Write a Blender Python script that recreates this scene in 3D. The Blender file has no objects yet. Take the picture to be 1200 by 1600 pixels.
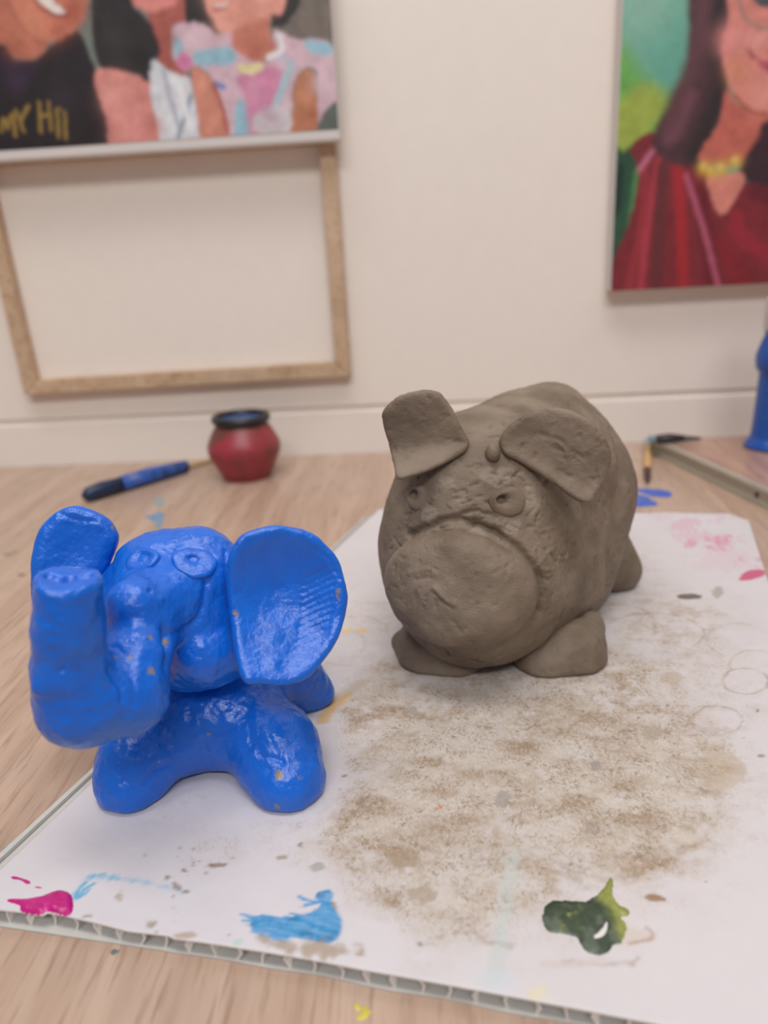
import bpy, bmesh, math
import numpy as np
from mathutils import Vector, Matrix
from mathutils.bvhtree import BVHTree

# ------------------------------------------------------------------ camera, world, lights, exposure
F_PX = 1200.0; CAM_H = 0.18
PITCH, YAW, ROLL = 19.0, 3.4, 3.15
EXPOSURE = 0.0
scn = bpy.context.scene
C = scn.collection


def cam_axes():
    y, p, r = [math.radians(a) for a in (YAW, PITCH, ROLL)]
    fwd = np.array([-math.sin(y)*math.cos(p), math.cos(y)*math.cos(p), -math.sin(p)])
    right = np.array([math.cos(y), math.sin(y), 0.0])
    up = np.cross(right, fwd)
    r2 = right*math.cos(r) - up*math.sin(r)
    u2 = np.cross(r2, fwd)
    return np.stack([r2, u2, -fwd], 1)


RM = cam_axes()
EYE = np.array([0.0, 0.0, CAM_H])
cam_data = bpy.data.cameras.new('camera')
cam = bpy.data.objects.new('camera', cam_data)
C.objects.link(cam)
m4 = np.eye(4); m4[:3, :3] = RM; m4[:3, 3] = EYE
cam.matrix_world = Matrix(m4.tolist())
cam_data.sensor_fit = 'VERTICAL'
cam_data.sensor_height = 24.0
cam_data.sensor_width = 18.0
cam_data.lens = 24.0*F_PX/1600.0
cam_data.clip_start = 0.01
cam_data.dof.use_dof = True
cam_data.dof.focus_distance = 0.272
cam_data.dof.aperture_fstop = 4.9
scn.camera = cam

scn.view_settings.view_transform = 'Standard'
scn.view_settings.look = 'None'
scn.view_settings.gamma = 1.0
scn.view_settings.use_curve_mapping = False
scn.view_settings.exposure = EXPOSURE

world = bpy.data.worlds.new('room_light'); scn.world = world
world.use_nodes = True
bgn = world.node_tree.nodes['Background']
bgn.inputs[0].default_value = (1.0, 0.97, 0.96, 1)
bgn.inputs[1].default_value = 0.22


def area(name, loc, target, sx, sy, power, col=(1, 0.985, 0.975)):
    d = bpy.data.lights.new(name, 'AREA'); d.shape = 'RECTANGLE'
    d.size = sx; d.size_y = sy; d.energy = power; d.color = col
    o = bpy.data.objects.new(name, d); C.objects.link(o)
    o.location = loc
    o.rotation_euler = (Vector(target)-Vector(loc)).to_track_quat('-Z', 'Y').to_euler()
    return o


area('ceiling_panel_light', (-0.25, 0.10, 1.75), (-0.2, 0.25, 0), 1.2, 0.35, 11.5)
area('ceiling_panel_light', (0.55, 0.0, 1.75), (0.3, 0.25, 0), 1.2, 0.35, 6.5)
area('ceiling_panel_light', (0.0, -1.3, 1.75), (0.0, 0.3, 0.1), 1.6, 0.4, 24)


# ------------------------------------------------------------------ pixel tracing to real planes (build time only)
def ray(px, py):
    return RM @ np.array([(px-600)/F_PX, -(py-800)/F_PX, -1.0])


def onz(px, py, z=0.0):
    d = ray(px, py); return EYE + d*(z-CAM_H)/d[2]


def ony(px, py, Y):
    d = ray(px, py); return EYE + d*Y/d[1]


def W(px, py, Y, r=0):
    p = ony(px, py, Y)
    if r:
        q = RM.T @ (p-EYE); return p, r*(-q[2])/F_PX
    return p


def onplane(px, py, o, n):
    d = ray(px, py); return EYE + d*(np.dot(o-EYE, n)/np.dot(d, n))


def lin(c):
    c = np.asarray(c, dtype=float)/255.0
    return np.where(c <= 0.04045, c/12.92, ((c+0.055)/1.055)**2.4)


def rgba(c):
    return tuple(lin(c)) + (1.0,)


# ------------------------------------------------------------------ numpy noise
def _hash(ix, iy, iz, seed):
    h = (ix*374761393 + iy*668265263 + iz*2147483647 + seed*144269504) & 0xFFFFFFFF
    h = ((h ^ (h >> 13)) * 1274126177) & 0xFFFFFFFF
    h = h ^ (h >> 16)
    return (h & 0xFFFF)/65535.0


def vnoise(P, scale, seed=0):
    q = np.asarray(P)*scale
    i = np.floor(q).astype(np.int64); f = q-i
    f = f*f*(3-2*f)
    out = 0
    for dx in (0, 1):
        wx = f[:, 0] if dx else 1-f[:, 0]
        for dy in (0, 1):
            wy = f[:, 1] if dy else 1-f[:, 1]
            for dz in (0, 1):
                wz = f[:, 2] if dz else 1-f[:, 2]
                out = out + wx*wy*wz*_hash(i[:, 0]+dx, i[:, 1]+dy, i[:, 2]+dz, seed)
    return out*2-1


def fbm(P, scale, octv=3, seed=0):
    a = 1.0; s = 0; t = 0
    for k in range(octv):
        s = s+a*vnoise(P, scale*2**k, seed+k*17); t += a; a *= 0.5
    return s/t


def sstep(a, b, x):
    t = np.clip((x-a)/(b-a), 0, 1); return t*t*(3-2*t)


# ------------------------------------------------------------------ object helpers
def link(name, me, parent=None, mats=()):
    o = bpy.data.objects.new(name, me); C.objects.link(o)
    for m in mats:
        me.materials.append(m)
    if parent is not None:
        o.parent = parent
        o.matrix_parent_inverse = Matrix.Translation(-Vector(parent.location)) if parent.type == 'EMPTY' else parent.matrix_parent_inverse.copy()
        if parent.type != 'EMPTY':
            o.matrix_parent_inverse = Matrix.Identity(4)
    return o


def tag(o, label=None, cat=None, group=None, kind=None):
    if label: o['label'] = label
    if cat: o['category'] = cat
    if group: o['group'] = group
    if kind: o['kind'] = kind
    return o


def thing(name, label, cat, loc, group=None):
    o = bpy.data.objects.new(name, None); C.objects.link(o)
    o.location = Vector([float(v) for v in loc]); o.empty_display_size = 0.01
    return tag(o, label, cat, group)


def np_mesh(name, V, Q, smooth=True):
    me = bpy.data.meshes.new(name)
    V = np.asarray(V, dtype=np.float32); Q = np.asarray(Q, dtype=np.int32)
    k = Q.shape[1]
    me.vertices.add(len(V)); me.vertices.foreach_set('co', V.ravel())
    me.loops.add(Q.size); me.loops.foreach_set('vertex_index', Q.ravel())
    me.polygons.add(len(Q))
    me.polygons.foreach_set('loop_start', np.arange(len(Q), dtype=np.int32)*k)
    me.polygons.foreach_set('loop_total', np.full(len(Q), k, dtype=np.int32))
    me.polygons.foreach_set('use_smooth', np.full(len(Q), smooth, dtype=bool))
    me.update(); me.validate()
    return me


def color_attr(me, name, col):
    a = me.attributes.new(name, 'FLOAT_COLOR', 'POINT')
    c = np.ones((len(me.vertices), 4), dtype=np.float32); c[:, :3] = col
    a.data.foreach_set('color', c.ravel())


def float_attr(me, name, v):
    a = me.attributes.new(name, 'FLOAT', 'POINT')
    a.data.foreach_set('value', np.asarray(v, dtype=np.float32).ravel())


def box(bm, lo, hi, bevel=0.0, seg=2):
    lo = Vector([float(a) for a in lo]); hi = Vector([float(a) for a in hi])
    r = bmesh.ops.create_cube(bm, size=1.0)
    c = (lo+hi)/2; s = hi-lo
    for v in r['verts']:
        v.co = Vector((v.co.x*s.x, v.co.y*s.y, v.co.z*s.z)) + c
    if bevel:
        es = set()
        for v in r['verts']:
            es.update(v.link_edges)
        bmesh.ops.bevel(bm, geom=list(es), offset=bevel, segments=seg, affect='EDGES', profile=0.6)


def bm_obj(name, bm, mat, parent=None, smooth=False):
    me = bpy.data.meshes.new(name)
    bmesh.ops.recalc_face_normals(bm, faces=bm.faces[:])
    bm.to_mesh(me); bm.free()
    if smooth:
        me.polygons.foreach_set('use_smooth', [True]*len(me.polygons))
    return link(name, me, parent, [mat])


def lathe(name, prof, center, mat, parent=None, seg=64, axis=None, wob=0.0, scale=(1, 1)):
    """prof: list of (radius, height); axis: 3x3 columns u,v,n"""
    A = np.eye(3) if axis is None else axis
    n = len(prof); V = []; Q = []
    for i, (r, h) in enumerate(prof):
        for k in range(seg):
            a = 2*math.pi*k/seg
            w = 1+wob*(math.sin(2*a+1+h*40)+0.5*math.sin(3*a+h*90))
            V.append(np.asarray(center)+A @ np.array([r*w*math.cos(a)*scale[0], r*w*math.sin(a)*scale[1], h]))
    for i in range(n-1):
        for k in range(seg):
            k2 = (k+1) % seg
            Q.append((i*seg+k, i*seg+k2, (i+1)*seg+k2, (i+1)*seg+k))
    me = np_mesh(name, V, Q)
    return link(name, me, parent, [mat])


# ------------------------------------------------------------------ materials
def mat_new(name):
    m = bpy.data.materials.new(name); m.use_nodes = True
    nt = m.node_tree
    return m, nt, nt.nodes['Principled BSDF']


def N(nt, typ, **kw):
    n = nt.nodes.new(typ)
    for k, v in kw.items():
        setattr(n, k, v)
    return n


def simple(name, col, rough=0.5, spec=0.5, bump=0.0, bscale=400, bdist=0.0005, var=0.0, metallic=0.0, coat=0.0):
    m, nt, b = mat_new(name)
    b.inputs['Roughness'].default_value = rough
    b.inputs['Metallic'].default_value = metallic
    b.inputs['Specular IOR Level'].default_value = spec
    b.inputs['Coat Weight'].default_value = coat
    tc = N(nt, 'ShaderNodeTexCoord')
    nz = N(nt, 'ShaderNodeTexNoise'); nz.inputs['Scale'].default_value = bscale; nz.inputs['Detail'].default_value = 4
    nt.links.new(tc.outputs['Object'], nz.inputs['Vector'])
    c = lin(col)
    mx = N(nt, 'ShaderNodeMix', data_type='RGBA')
    mx.inputs[6].default_value = (*np.clip(c*(1-var), 0, 1), 1); mx.inputs[7].default_value = (*np.clip(c*(1+var), 0, 1), 1)
    nt.links.new(nz.outputs['Fac'], mx.inputs[0]); nt.links.new(mx.outputs[2], b.inputs['Base Color'])
    if bump:
        bp = N(nt, 'ShaderNodeBump'); bp.inputs['Strength'].default_value = bump; bp.inputs['Distance'].default_value = bdist
        nt.links.new(nz.outputs['Fac'], bp.inputs['Height']); nt.links.new(bp.outputs['Normal'], b.inputs['Normal'])
    return m


def attr_mat(name, attr, rough=0.5, spec=0.5, bscale=900, bump=0.15, bdist=0.0003):
    m, nt, b = mat_new(name)
    at = N(nt, 'ShaderNodeAttribute'); at.attribute_name = attr
    nt.links.new(at.outputs['Color'], b.inputs['Base Color'])
    b.inputs['Roughness'].default_value = rough; b.inputs['Specular IOR Level'].default_value = spec
    tc = N(nt, 'ShaderNodeTexCoord'); nz = N(nt, 'ShaderNodeTexNoise'); nz.inputs['Scale'].default_value = bscale
    nt.links.new(tc.outputs['Object'], nz.inputs['Vector'])
    bp = N(nt, 'ShaderNodeBump'); bp.inputs['Strength'].default_value = bump; bp.inputs['Distance'].default_value = bdist
    nt.links.new(nz.outputs['Fac'], bp.inputs['Height']); nt.links.new(bp.outputs['Normal'], b.inputs['Normal'])
    return m


def wood_mat(name, c1, c2, c3, rough=0.35, scale=1.0, rot=0.0, axis_scale=(60, 4, 20)):
    m, nt, b = mat_new(name)
    tc = N(nt, 'ShaderNodeTexCoord')
    mp = N(nt, 'ShaderNodeMapping'); mp.inputs['Scale'].default_value = axis_scale
    mp.inputs['Rotation'].default_value = (0, 0, rot)
    nt.links.new(tc.outputs['Object'], mp.inputs['Vector'])
    n1 = N(nt, 'ShaderNodeTexNoise'); n1.inputs['Scale'].default_value = 1.0*scale; n1.inputs['Detail'].default_value = 5
    n1.inputs['Roughness'].default_value = 0.55; n1.inputs['Distortion'].default_value = 0.8
    n2 = N(nt, 'ShaderNodeTexNoise'); n2.inputs['Scale'].default_value = 6.0*scale; n2.inputs['Detail'].default_value = 3
    n2.inputs['Roughness'].default_value = 0.6
    nt.links.new(mp.outputs[0], n1.inputs['Vector']); nt.links.new(mp.outputs[0], n2.inputs['Vector'])
    r1 = N(nt, 'ShaderNodeValToRGB')
    e = r1.color_ramp.elements
    e[0].position = 0.30; e[0].color = rgba(c1); e[1].position = 0.66; e[1].color = rgba(c2)
    k = e.new(0.47); k.color = rgba([(a+b2)/2 for a, b2 in zip(c1, c2)])
    nt.links.new(n1.outputs['Fac'], r1.inputs[0])
    r2 = N(nt, 'ShaderNodeValToRGB'); e = r2.color_ramp.elements
    e[0].position = 0.52; e[0].color = (0, 0, 0, 1); e[1].position = 0.74; e[1].color = (1, 1, 1, 1)
    nt.links.new(n2.outputs['Fac'], r2.inputs[0])
    mul = N(nt, 'ShaderNodeMath', operation='MULTIPLY'); mul.inputs[1].default_value = 0.75
    nt.links.new(r2.outputs[0], mul.inputs[0])
    mx = N(nt, 'ShaderNodeMix', data_type='RGBA'); mx.inputs[7].default_value = rgba(c3)
    nt.links.new(mul.outputs[0], mx.inputs[0]); nt.links.new(r1.outputs[0], mx.inputs[6])
    nt.links.new(mx.outputs[2], b.inputs['Base Color'])
    b.inputs['Roughness'].default_value = rough
    bp = N(nt, 'ShaderNodeBump'); bp.inputs['Strength'].default_value = 0.06; bp.inputs['Distance'].default_value = 0.0004
    nt.links.new(n2.outputs['Fac'], bp.inputs['Height']); nt.links.new(bp.outputs['Normal'], b.inputs['Normal'])
    return m


M_wall = simple('wall_paint', (236, 226, 217), 0.7, 0.3, 0.05, 90, 0.0006, 0.025)
M_trim = simple('trim_paint', (236, 226, 217), 0.6, 0.3, 0.05, 90, 0.0006, 0.02)
M_gap = simple('joint_shadow_gap', (150, 135, 120), 0.9, 0.1)
M_table = wood_mat('light_oak_laminate', (170, 142, 123), (192, 165, 146), (136, 104, 84), 0.30, 1.0, -0.10, (80, 5.5, 20))
M_slabtop = wood_mat('brown_laminate', (165, 126, 108), (186, 148, 128), (146, 106, 90), 0.25, 1.0, 0.1, (50, 5, 20))
M_framewood = wood_mat('pine_bar', (184, 154, 124), (206, 178, 150), (148, 114, 86), 0.6, 1.0, 0.0, (40, 40, 40))


# ------------------------------------------------------------------ setting
WALL_Y = 0.6945
bm = bmesh.new()
box(bm, (-1.1, WALL_Y, 0.0445), (1.1, WALL_Y+0.02, 1.3), 0.0008)
box(bm, (-1.1, WALL_Y+0.0022, -0.75), (1.1, WALL_Y+0.05, 1.3))
tag(bm_obj('wall_back', bm, M_wall), 'cream painted panelled wall behind the table', None, None, 'structure')
bm = bmesh.new()
box(bm, (-1.1, WALL_Y-0.0005, -0.02), (1.1, WALL_Y+0.012, 0.0395), 0.0015)
tag(bm_obj('trim_1', bm, M_trim), 'low cream strip of wall along the table edge', None, None, 'structure')
bm = bmesh.new()
box(bm, (-1.1, -1.6, -0.78), (1.1, WALL_Y+0.05, -0.75))
tag(bm_obj('floor', bm, simple('floor_tile', (170, 160, 150), 0.5)), 'floor under the table', None, None, 'structure')

# table
table = thing('table', 'light oak laminate table carrying the clay animals and stained board', 'table', (0, 0.2, -0.75))
bm = bmesh.new(); box(bm, (-0.85, -0.35, -0.03), (0.85, WALL_Y-0.001, 0.0), 0.002)
tabletop = bm_obj('tabletop', bm, M_table, table)
M_leg = simple('table_leg_metal', (90, 90, 92), 0.4, metallic=0.6)
for sx in (-0.8, 0.8):
    for sy in (-0.3, 0.62):
        bm = bmesh.new(); box(bm, (sx-0.02, sy-0.02, -0.75), (sx+0.02, sy+0.02, -0.03), 0.003)
        bm_obj('leg', bm, M_leg, table)


# ------------------------------------------------------------------ polygons and paint rasters
def cr(points, n=6, closed=True):
    P = np.asarray(points, dtype=float); k = len(P); out = []
    rng = range(k if closed else k-1)
    for i in rng:
        if closed:
            p0, p1, p2, p3 = P[(i-1) % k], P[i], P[(i+1) % k], P[(i+2) % k]
        else:
            p0, p1, p2, p3 = P[max(i-1, 0)], P[i], P[i+1], P[min(i+2, k-1)]
        for t in np.linspace(0, 1, n, endpoint=False):
            out.append(0.5*((2*p1)+(-p0+p2)*t+(2*p0-5*p1+4*p2-p3)*t*t+(-p0+3*p1-3*p2+p3)*t**3))
    if not closed: out.append(P[-1])
    return np.array(out)


def sd_poly(P, poly):
    """signed distance of 2d points to closed polygon (neg inside)"""
    P = np.asarray(P); d = np.full(len(P), 1e9); ins = np.zeros(len(P), dtype=bool)
    k = len(poly)
    for i in range(k):
        a = poly[i]; b = poly[(i+1) % k]
        e = b-a; w = P-a
        t = np.clip((w[:, 0]*e[0]+w[:, 1]*e[1])/(e @ e+1e-20), 0, 1)
        dx = w[:, 0]-e[0]*t; dy = w[:, 1]-e[1]*t
        d = np.minimum(d, dx*dx+dy*dy)
        c = (a[1] > P[:, 1]) != (b[1] > P[:, 1])
        if abs(e[1]) > 1e-15:
            ins ^= c & (P[:, 0] < a[0]+e[0]*(P[:, 1]-a[1])/e[1])
    d = np.sqrt(d)
    return np.where(ins, -d, d)


def sd_line(P, pts):
    d = np.full(len(P), 1e9)
    for a, b in zip(pts[:-1], pts[1:]):
        e = b-a; w = P-a
        t = np.clip((w @ e)/(e @ e+1e-20), 0, 1)
        d = np.minimum(d, np.linalg.norm(w-t[:, None]*e, axis=1))
    return d


class Painting:
    """brush work on a flat canvas in its own (x, z) plane"""
    def __init__(self, x0, x1, z0, z1, step, Y, base):
        nx = int((x1-x0)/step)+1; nz = int((z1-z0)/step)+1
        X, Z = np.meshgrid(np.linspace(x0, x1, nx), np.linspace(z0, z1, nz), indexing='ij')
        self.P = np.stack([X.ravel(), Z.ravel()], 1); self.nx, self.nz, self.Y = nx, nz, Y
        self.col = np.tile(lin(base), (len(self.P), 1))
        P3 = np.c_[self.P, np.zeros(len(self.P))]
        self.nn = fbm(P3, 160, 3, 5); self.n2 = fbm(P3, 700, 2, 9)
        self.warp = 0.0012*np.stack([fbm(P3, 250, 2, 31), fbm(P3, 250, 2, 47)], 1)

    def pt(self, p):
        q = ony(p[0], p[1], self.Y); return np.array([q[0], q[2]])

    def _mix(self, m, c, var):
        c = lin(c); cc = c[None]*(1+var*self.nn[:, None]+0.08*self.n2[:, None])
        self.col = self.col*(1-m[:, None]) + cc*m[:, None]

    def poly(self, pts, c, soft=0.0018, smooth=True, var=0.2):
        q = np.array([self.pt(p) for p in pts])
        if smooth: q = cr(q, 4)
        d = sd_poly(self.P+self.warp, q)
        self._mix(sstep(soft, -soft, d), c, var)

    def line(self, pts, c, w, soft=None, var=0.1, a=1.0):
        q = cr(np.array([self.pt(p) for p in pts]), 5, False) if len(pts) > 2 else np.array([self.pt(p) for p in pts])
        d = sd_line(self.P+self.warp*0.5, q); s = soft or w*0.5
        self._mix(a*sstep(w+s, w-s, d), c, var)

    def blob(self, p, r, c, a=1.0):
        q = self.pt(p); d = np.linalg.norm(self.P-q, axis=1)
        self._mix(a*np.exp(-(d/r)**2), c, 0.1)

    def mesh(self, name, parent, mat):
        c3 = self.col.reshape(self.nx, self.nz, 3)
        for _ in range(1):
            for ax in (0, 1):
                p = np.pad(c3, [(2, 2) if a == ax else (0, 0) for a in range(3)], mode='edge')
                n_ = c3.shape[ax]
                c3 = sum(w * np.take(p, np.arange(k, k+n_), axis=ax) for k, w in enumerate((.12, .22, .32, .22, .12)))
        self.col = (c3*(1+0.05*self.n2.reshape(self.nx, self.nz, 1))).reshape(-1, 3)
        V = np.c_[self.P[:, 0], np.full(len(self.P), self.Y), self.P[:, 1]]
        i = np.arange(self.nx*self.nz).reshape(self.nx, self.nz)
        Q = np.stack([i[:-1, :-1], i[1:, :-1], i[1:, 1:], i[:-1, 1:]], -1).reshape(-1, 4)
        # front sheet plus back rim so that the paint film has thickness
        me = np_mesh(name, V, Q)
        color_attr(me, 'paint', np.clip(self.col, 0, 1))
        return link(name, me, parent, [mat])


M_oil = attr_mat('oil_paint', 'paint', 0.42, 0.4)
M_canvas = simple('white_canvas', (214, 207, 204), 0.8, 0.2, 0.1, 1500, 0.0002, 0.02)

# --- family portrait (left)
CT = 0.016
YP = WALL_Y-0.0265
xl, xr = -0.425, ony(524, 100, YP)[0]
zb = ony(524, 219, YP)[2]; zt = 0.412
fam = thing('portrait_painting', 'family portrait on canvas, three sitters, at upper left above the empty wooden frame', 'painting', ((xl+xr)/2, YP, zb), 'portraits on the wall')
bm = bmesh.new(); box(bm, (xl, YP+0.0004, zb), (xr, YP+CT, zt), 0.0015)
bm_obj('canvas', bm, M_canvas, fam)
zmargin = ony(300, 216, YP)[2]
pa = Painting(-0.4245, xr-0.0008, zmargin, 0.4115, 0.0007, YP, (128, 124, 118))
pa.poly([(470, -90), (540, -90), (540, 110), (500, 75), (440, 60)], (118, 108, 100), 0.004)
pa.poly([(120, -120), (160, -120), (160, 130), (130, 90)], (120, 128, 122), 0.003)
# first sitter
pa.poly([(-140, 60), (0, 68), (20, 92), (45, 96), (62, 85), (112, 48), (130, 62), (146, 100), (155, 140), (168, 190), (178, 240), (-140, 240)], (43, 37, 41))
pa.poly([(0, 90), (30, 95), (55, 100), (40, 140), (20, 150)], (58, 44, 62), 0.006)
pa.poly([(-140, -120), (20, -120), (70, -20), (72, 70), (50, 92), (35, 93), (15, 84), (-5, 66), (-140, 60)], (186, 112, 92), 0.002)
pa.poly([(0, -120), (136, -120), (136, 5), (124, 36), (100, 58), (72, 64), (52, 54), (30, 30), (14, 0)], (204, 126, 102), 0.002)
pa.poly([(14, 0), (30, 30), (52, 54), (72, 66), (66, 72), (44, 58), (22, 34)], (164, 86, 70), 0.002)
pa.blob((55, 45), 0.012, (214, 140, 115), 0.6); pa.blob((110, 25), 0.010, (176, 96, 78), 0.7)
pa.poly([(56, -4), (74, -4), (90, 6), (103, 16), (96, 22), (82, 18), (66, 8)], (232, 222, 216), 0.0009)
pa.line([(54, 0), (70, 16), (92, 25), (106, 22)], (150, 74, 66), 0.0012)
# lettering on the dark shirt
gold = (150, 122, 62)
for s in ([(2, 205), (6, 186), (12, 200)], [(12, 200), (20, 178), (24, 212)], [(24, 172), (33, 190)], [(44, 166), (33, 190), (38, 206)],
          [(61, 160), (64, 206)], [(62, 182), (78, 180)], [(76, 160), (80, 203)], [(89, 172), (92, 214)], [(101, 174), (103, 216)], [(89, 172), (94, 171)]):
    pa.line(s, gold, 0.0014, 0.0008)
# second sitter
pa.poly([(236, -120), (296, -120), (292, 45), (272, 65), (272, 92), (296, 122), (272, 122), (248, 95), (232, 20)], (168, 92, 82), 0.0015)
pa.poly([(190, -120), (280, -120), (278, -6), (256, 12), (236, 18), (216, 12), (200, -6)], (222, 140, 132), 0.002)
pa.poly([(140, -120), (192, -120), (206, 0), (234, 34), (250, 80), (242, 100), (240, 134), (208, 116), (160, 106), (146, 60)], (47, 43, 45), 0.002)
pa.poly([(149, 112), (170, 108), (206, 116), (236, 132), (238, 156), (250, 190), (258, 240), (178, 240), (166, 186), (152, 142)], (216, 142, 134), 0.0015)
pa.blob((185, 150), 0.012, (224, 156, 146), 0.6); pa.line([(236, 140), (240, 170), (254, 205)], (180, 104, 98), 0.0015)
pa.poly([(238, 94), (258, 106), (280, 118), (298, 124), (304, 160), (320, 240), (258, 240), (244, 186), (234, 142)], (214, 216, 222), 0.0012)
pa.line([(255, 110), (265, 150), (280, 200)], (176, 180, 192), 0.0018); pa.line([(298, 150), (290, 180), (278, 214)], (148, 158, 172), 0.0018)
pa.line([(270, 120), (285, 150), (296, 200)], (230, 230, 234), 0.002)
# third sitter
pa.poly([(288, -120), (336, -120), (334, 30), (342, 50), (312, 48), (290, 32)], (45, 42, 42), 0.0015)
pa.poly([(440, -120), (476, -120), (470, -4), (450, 34), (428, 44), (424, 20)], (50, 46, 46), 0.0015)
pa.poly([(270, 42), (296, 36), (318, 38), (338, 54), (362, 50), (368, 74), (400, 95), (428, 92), (428, 46), (446, 54), (470, 62), (498, 60), (518, 72), (526, 120), (526, 160), (496, 198), (496, 112), (462, 120), (456, 204), (458, 240), (358, 240), (350, 172), (330, 120), (304, 102), (290, 112), (272, 90)], (212, 180, 192), 0.0012)
pa.poly([(316, -120), (446, -120), (444, 14), (424, 22), (418, 50), (432, 78), (412, 94), (384, 90), (364, 74), (364, 52), (346, 50), (334, 30), (322, 4)], (224, 154, 138), 0.0012)
pa.poly([(364, 50), (418, 26), (420, 52), (432, 78), (412, 93), (386, 90), (366, 74)], (192, 118, 100), 0.003)
pa.blob((410, 0), 0.008, (226, 160, 150), 0.8); pa.blob((345, 35), 0.007, (232, 168, 152), 0.7)
pa.poly([(332, 4), (352, 2), (358, 8), (346, 16), (336, 18)], (172, 80, 92), 0.0008); pa.line([(336, 8), (354, 6)], (236, 226, 222), 0.0011)
for pl in ([(302, 82), (356, 74), (368, 98), (312, 102)], [(474, 64), (512, 66), (518, 84), (490, 84)], [(368, 166), (386, 164), (388, 240), (368, 240)], [(428, 110), (444, 84), (450, 110), (430, 122)], [(268, 62), (282, 62), (286, 90), (276, 92)]):
    pa.poly(pl, (150, 190, 206), 0.002)
pa.poly([(372, 118), (448, 98), (442, 132), (406, 206), (390, 206), (384, 152)], (206, 132, 166), 0.003)
pa.poly([(374, 102), (412, 100), (406, 112), (380, 116)], (226, 216, 160), 0.0015)
pa.poly([(285, 80), (300, 96), (292, 110), (276, 98)], (206, 120, 160), 0.002)
pa.line([(455, 100), (440, 140), (418, 206)], (170, 196, 206), 0.003); pa.line([(334, 130), (350, 136)], (90, 130, 196), 0.0018)
pa.poly([(400, 178), (450, 168), (454, 206), (398, 206)], (205, 196, 200), 0.003)
pa.line([(420, 90), (440, 78), (436, 56)], (232, 226, 232), 0.0022)
pa.poly([(300, 106), (318, 112), (334, 128), (346, 160), (360, 240), (320, 240), (306, 160)], (206, 136, 116), 0.0012)
pa.line([(334, 132), (348, 170), (356, 208)], (170, 92, 80), 0.0015)
pa.poly([(463, 124), (490, 114), (496, 160), (494, 240), (458, 240)], (186, 122, 92), 0.0012)
pa.poly([(496, 196), (526, 160), (526, 240), (496, 240)], (96, 104, 98), 0.0012)
for p_, r_, c_, a_ in (((172, 150), .006, (232, 168, 158), .7), ((200, 190), .016, (226, 154, 148), .6), ((240, 195), .007, (190, 112, 104), .7), ((220, 150), .005, (196, 120, 112), .6), ((315, 130), .005, (222, 156, 136), .7), ((330, 190), .007, (218, 150, 132), .6), ((352, 195), .004, (180, 100, 88), .7),
                       ((472, 150), .006, (206, 146, 114), .7), ((490, 180), .004, (160, 96, 70), .7), ((40, 20), .012, (214, 140, 114), .6), ((120, 10), .008, (164, 88, 70), .7), ((20, 75), .008, (160, 92, 74), .6), ((90, 50), .007, (172, 92, 76), .6), ((340, -10), .010, (234, 172, 156), .7), ((390, 20), .010, (206, 136, 118), .6), ((400, 80), .006, (174, 100, 84), .7),
                       ((100, 150), .012, (58, 50, 58), .7), ((150, 200), .010, (34, 30, 34), .7), ((180, 60), .012, (62, 58, 60), .6), ((220, 90), .008, (34, 32, 34), .6), ((420, 180), .008, (190, 160, 180), .6), ((300, 62), .006, (232, 206, 214), .8), ((395, 140), .008, (222, 160, 186), .7), ((500, 130), .007, (228, 204, 212), .7), ((440, 100), .005, (228, 204, 214), .7), ((265, -10), .006, (196, 112, 106), .6), ((268, 60), .005, (150, 78, 70), .6)):
    pa.blob(p_, r_, c_, a_)
tag(pa.mesh('painted_image', fam, M_oil), 'painted sitters in black shirt, white top and pastel dress')

# --- portrait (right)
YR = WALL_Y-0.0175
xl2 = ony(963, 230, YR)[0]; zb2 = ony(957, 456, YR)[2]; xr2 = 0.352
por = thing('portrait_painting', 'portrait of a woman in crimson dress and gold necklace, at upper right', 'painting', ((xl2+xr2)/2, YR, zb2), 'portraits on the wall')
bm = bmesh.new(); box(bm, (xl2, YR+0.0004, zb2), (xr2, YR+0.0170, 0.412), 0.0012)
bm_obj('canvas', bm, M_canvas, por)
pb = Painting(xl2+0.0006, xr2-0.0006, zb2+0.0006, 0.4115, 0.0008, YR, (98, 164, 144))
pb.blob((1010, 20), 0.03, (150, 190, 172), 0.8); pb.blob((1055, 90), 0.03, (104, 168, 150), 0.8)
pb.poly([(950, 60), (975, 70), (1000, 110), (1030, 140), (1060, 170), (1000, 250), (950, 260)], (116, 172, 92), 0.010)
pb.poly([(955, 170), (980, 140), (1020, 135), (1045, 160), (1020, 200), (985, 236), (955, 250)], (156, 172, 76), 0.008)
pb.poly([(955, 100), (985, 90), (990, 130), (955, 160)], (104, 166, 86), 0.008)
pb.poly([(955, 250), (975, 236), (988, 232), (998, 268), (990, 330), (976, 470), (940, 470)], (48, 82, 62), 0.002)
pb.line([(996, 270), (988, 330), (970, 470)], (74, 136, 84), 0.0028); pb.line([(970, 260), (964, 330)], (34, 58, 52), 0.003)
pb.poly([(985, 230), (1018, 206), (1040, 238), (1090, 232), (1112, 280), (1126, 334), (1162, 286), (1330, 280), (1330, 480), (972, 480), (988, 330), (998, 268)], (124, 44, 52), 0.0012)
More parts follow.
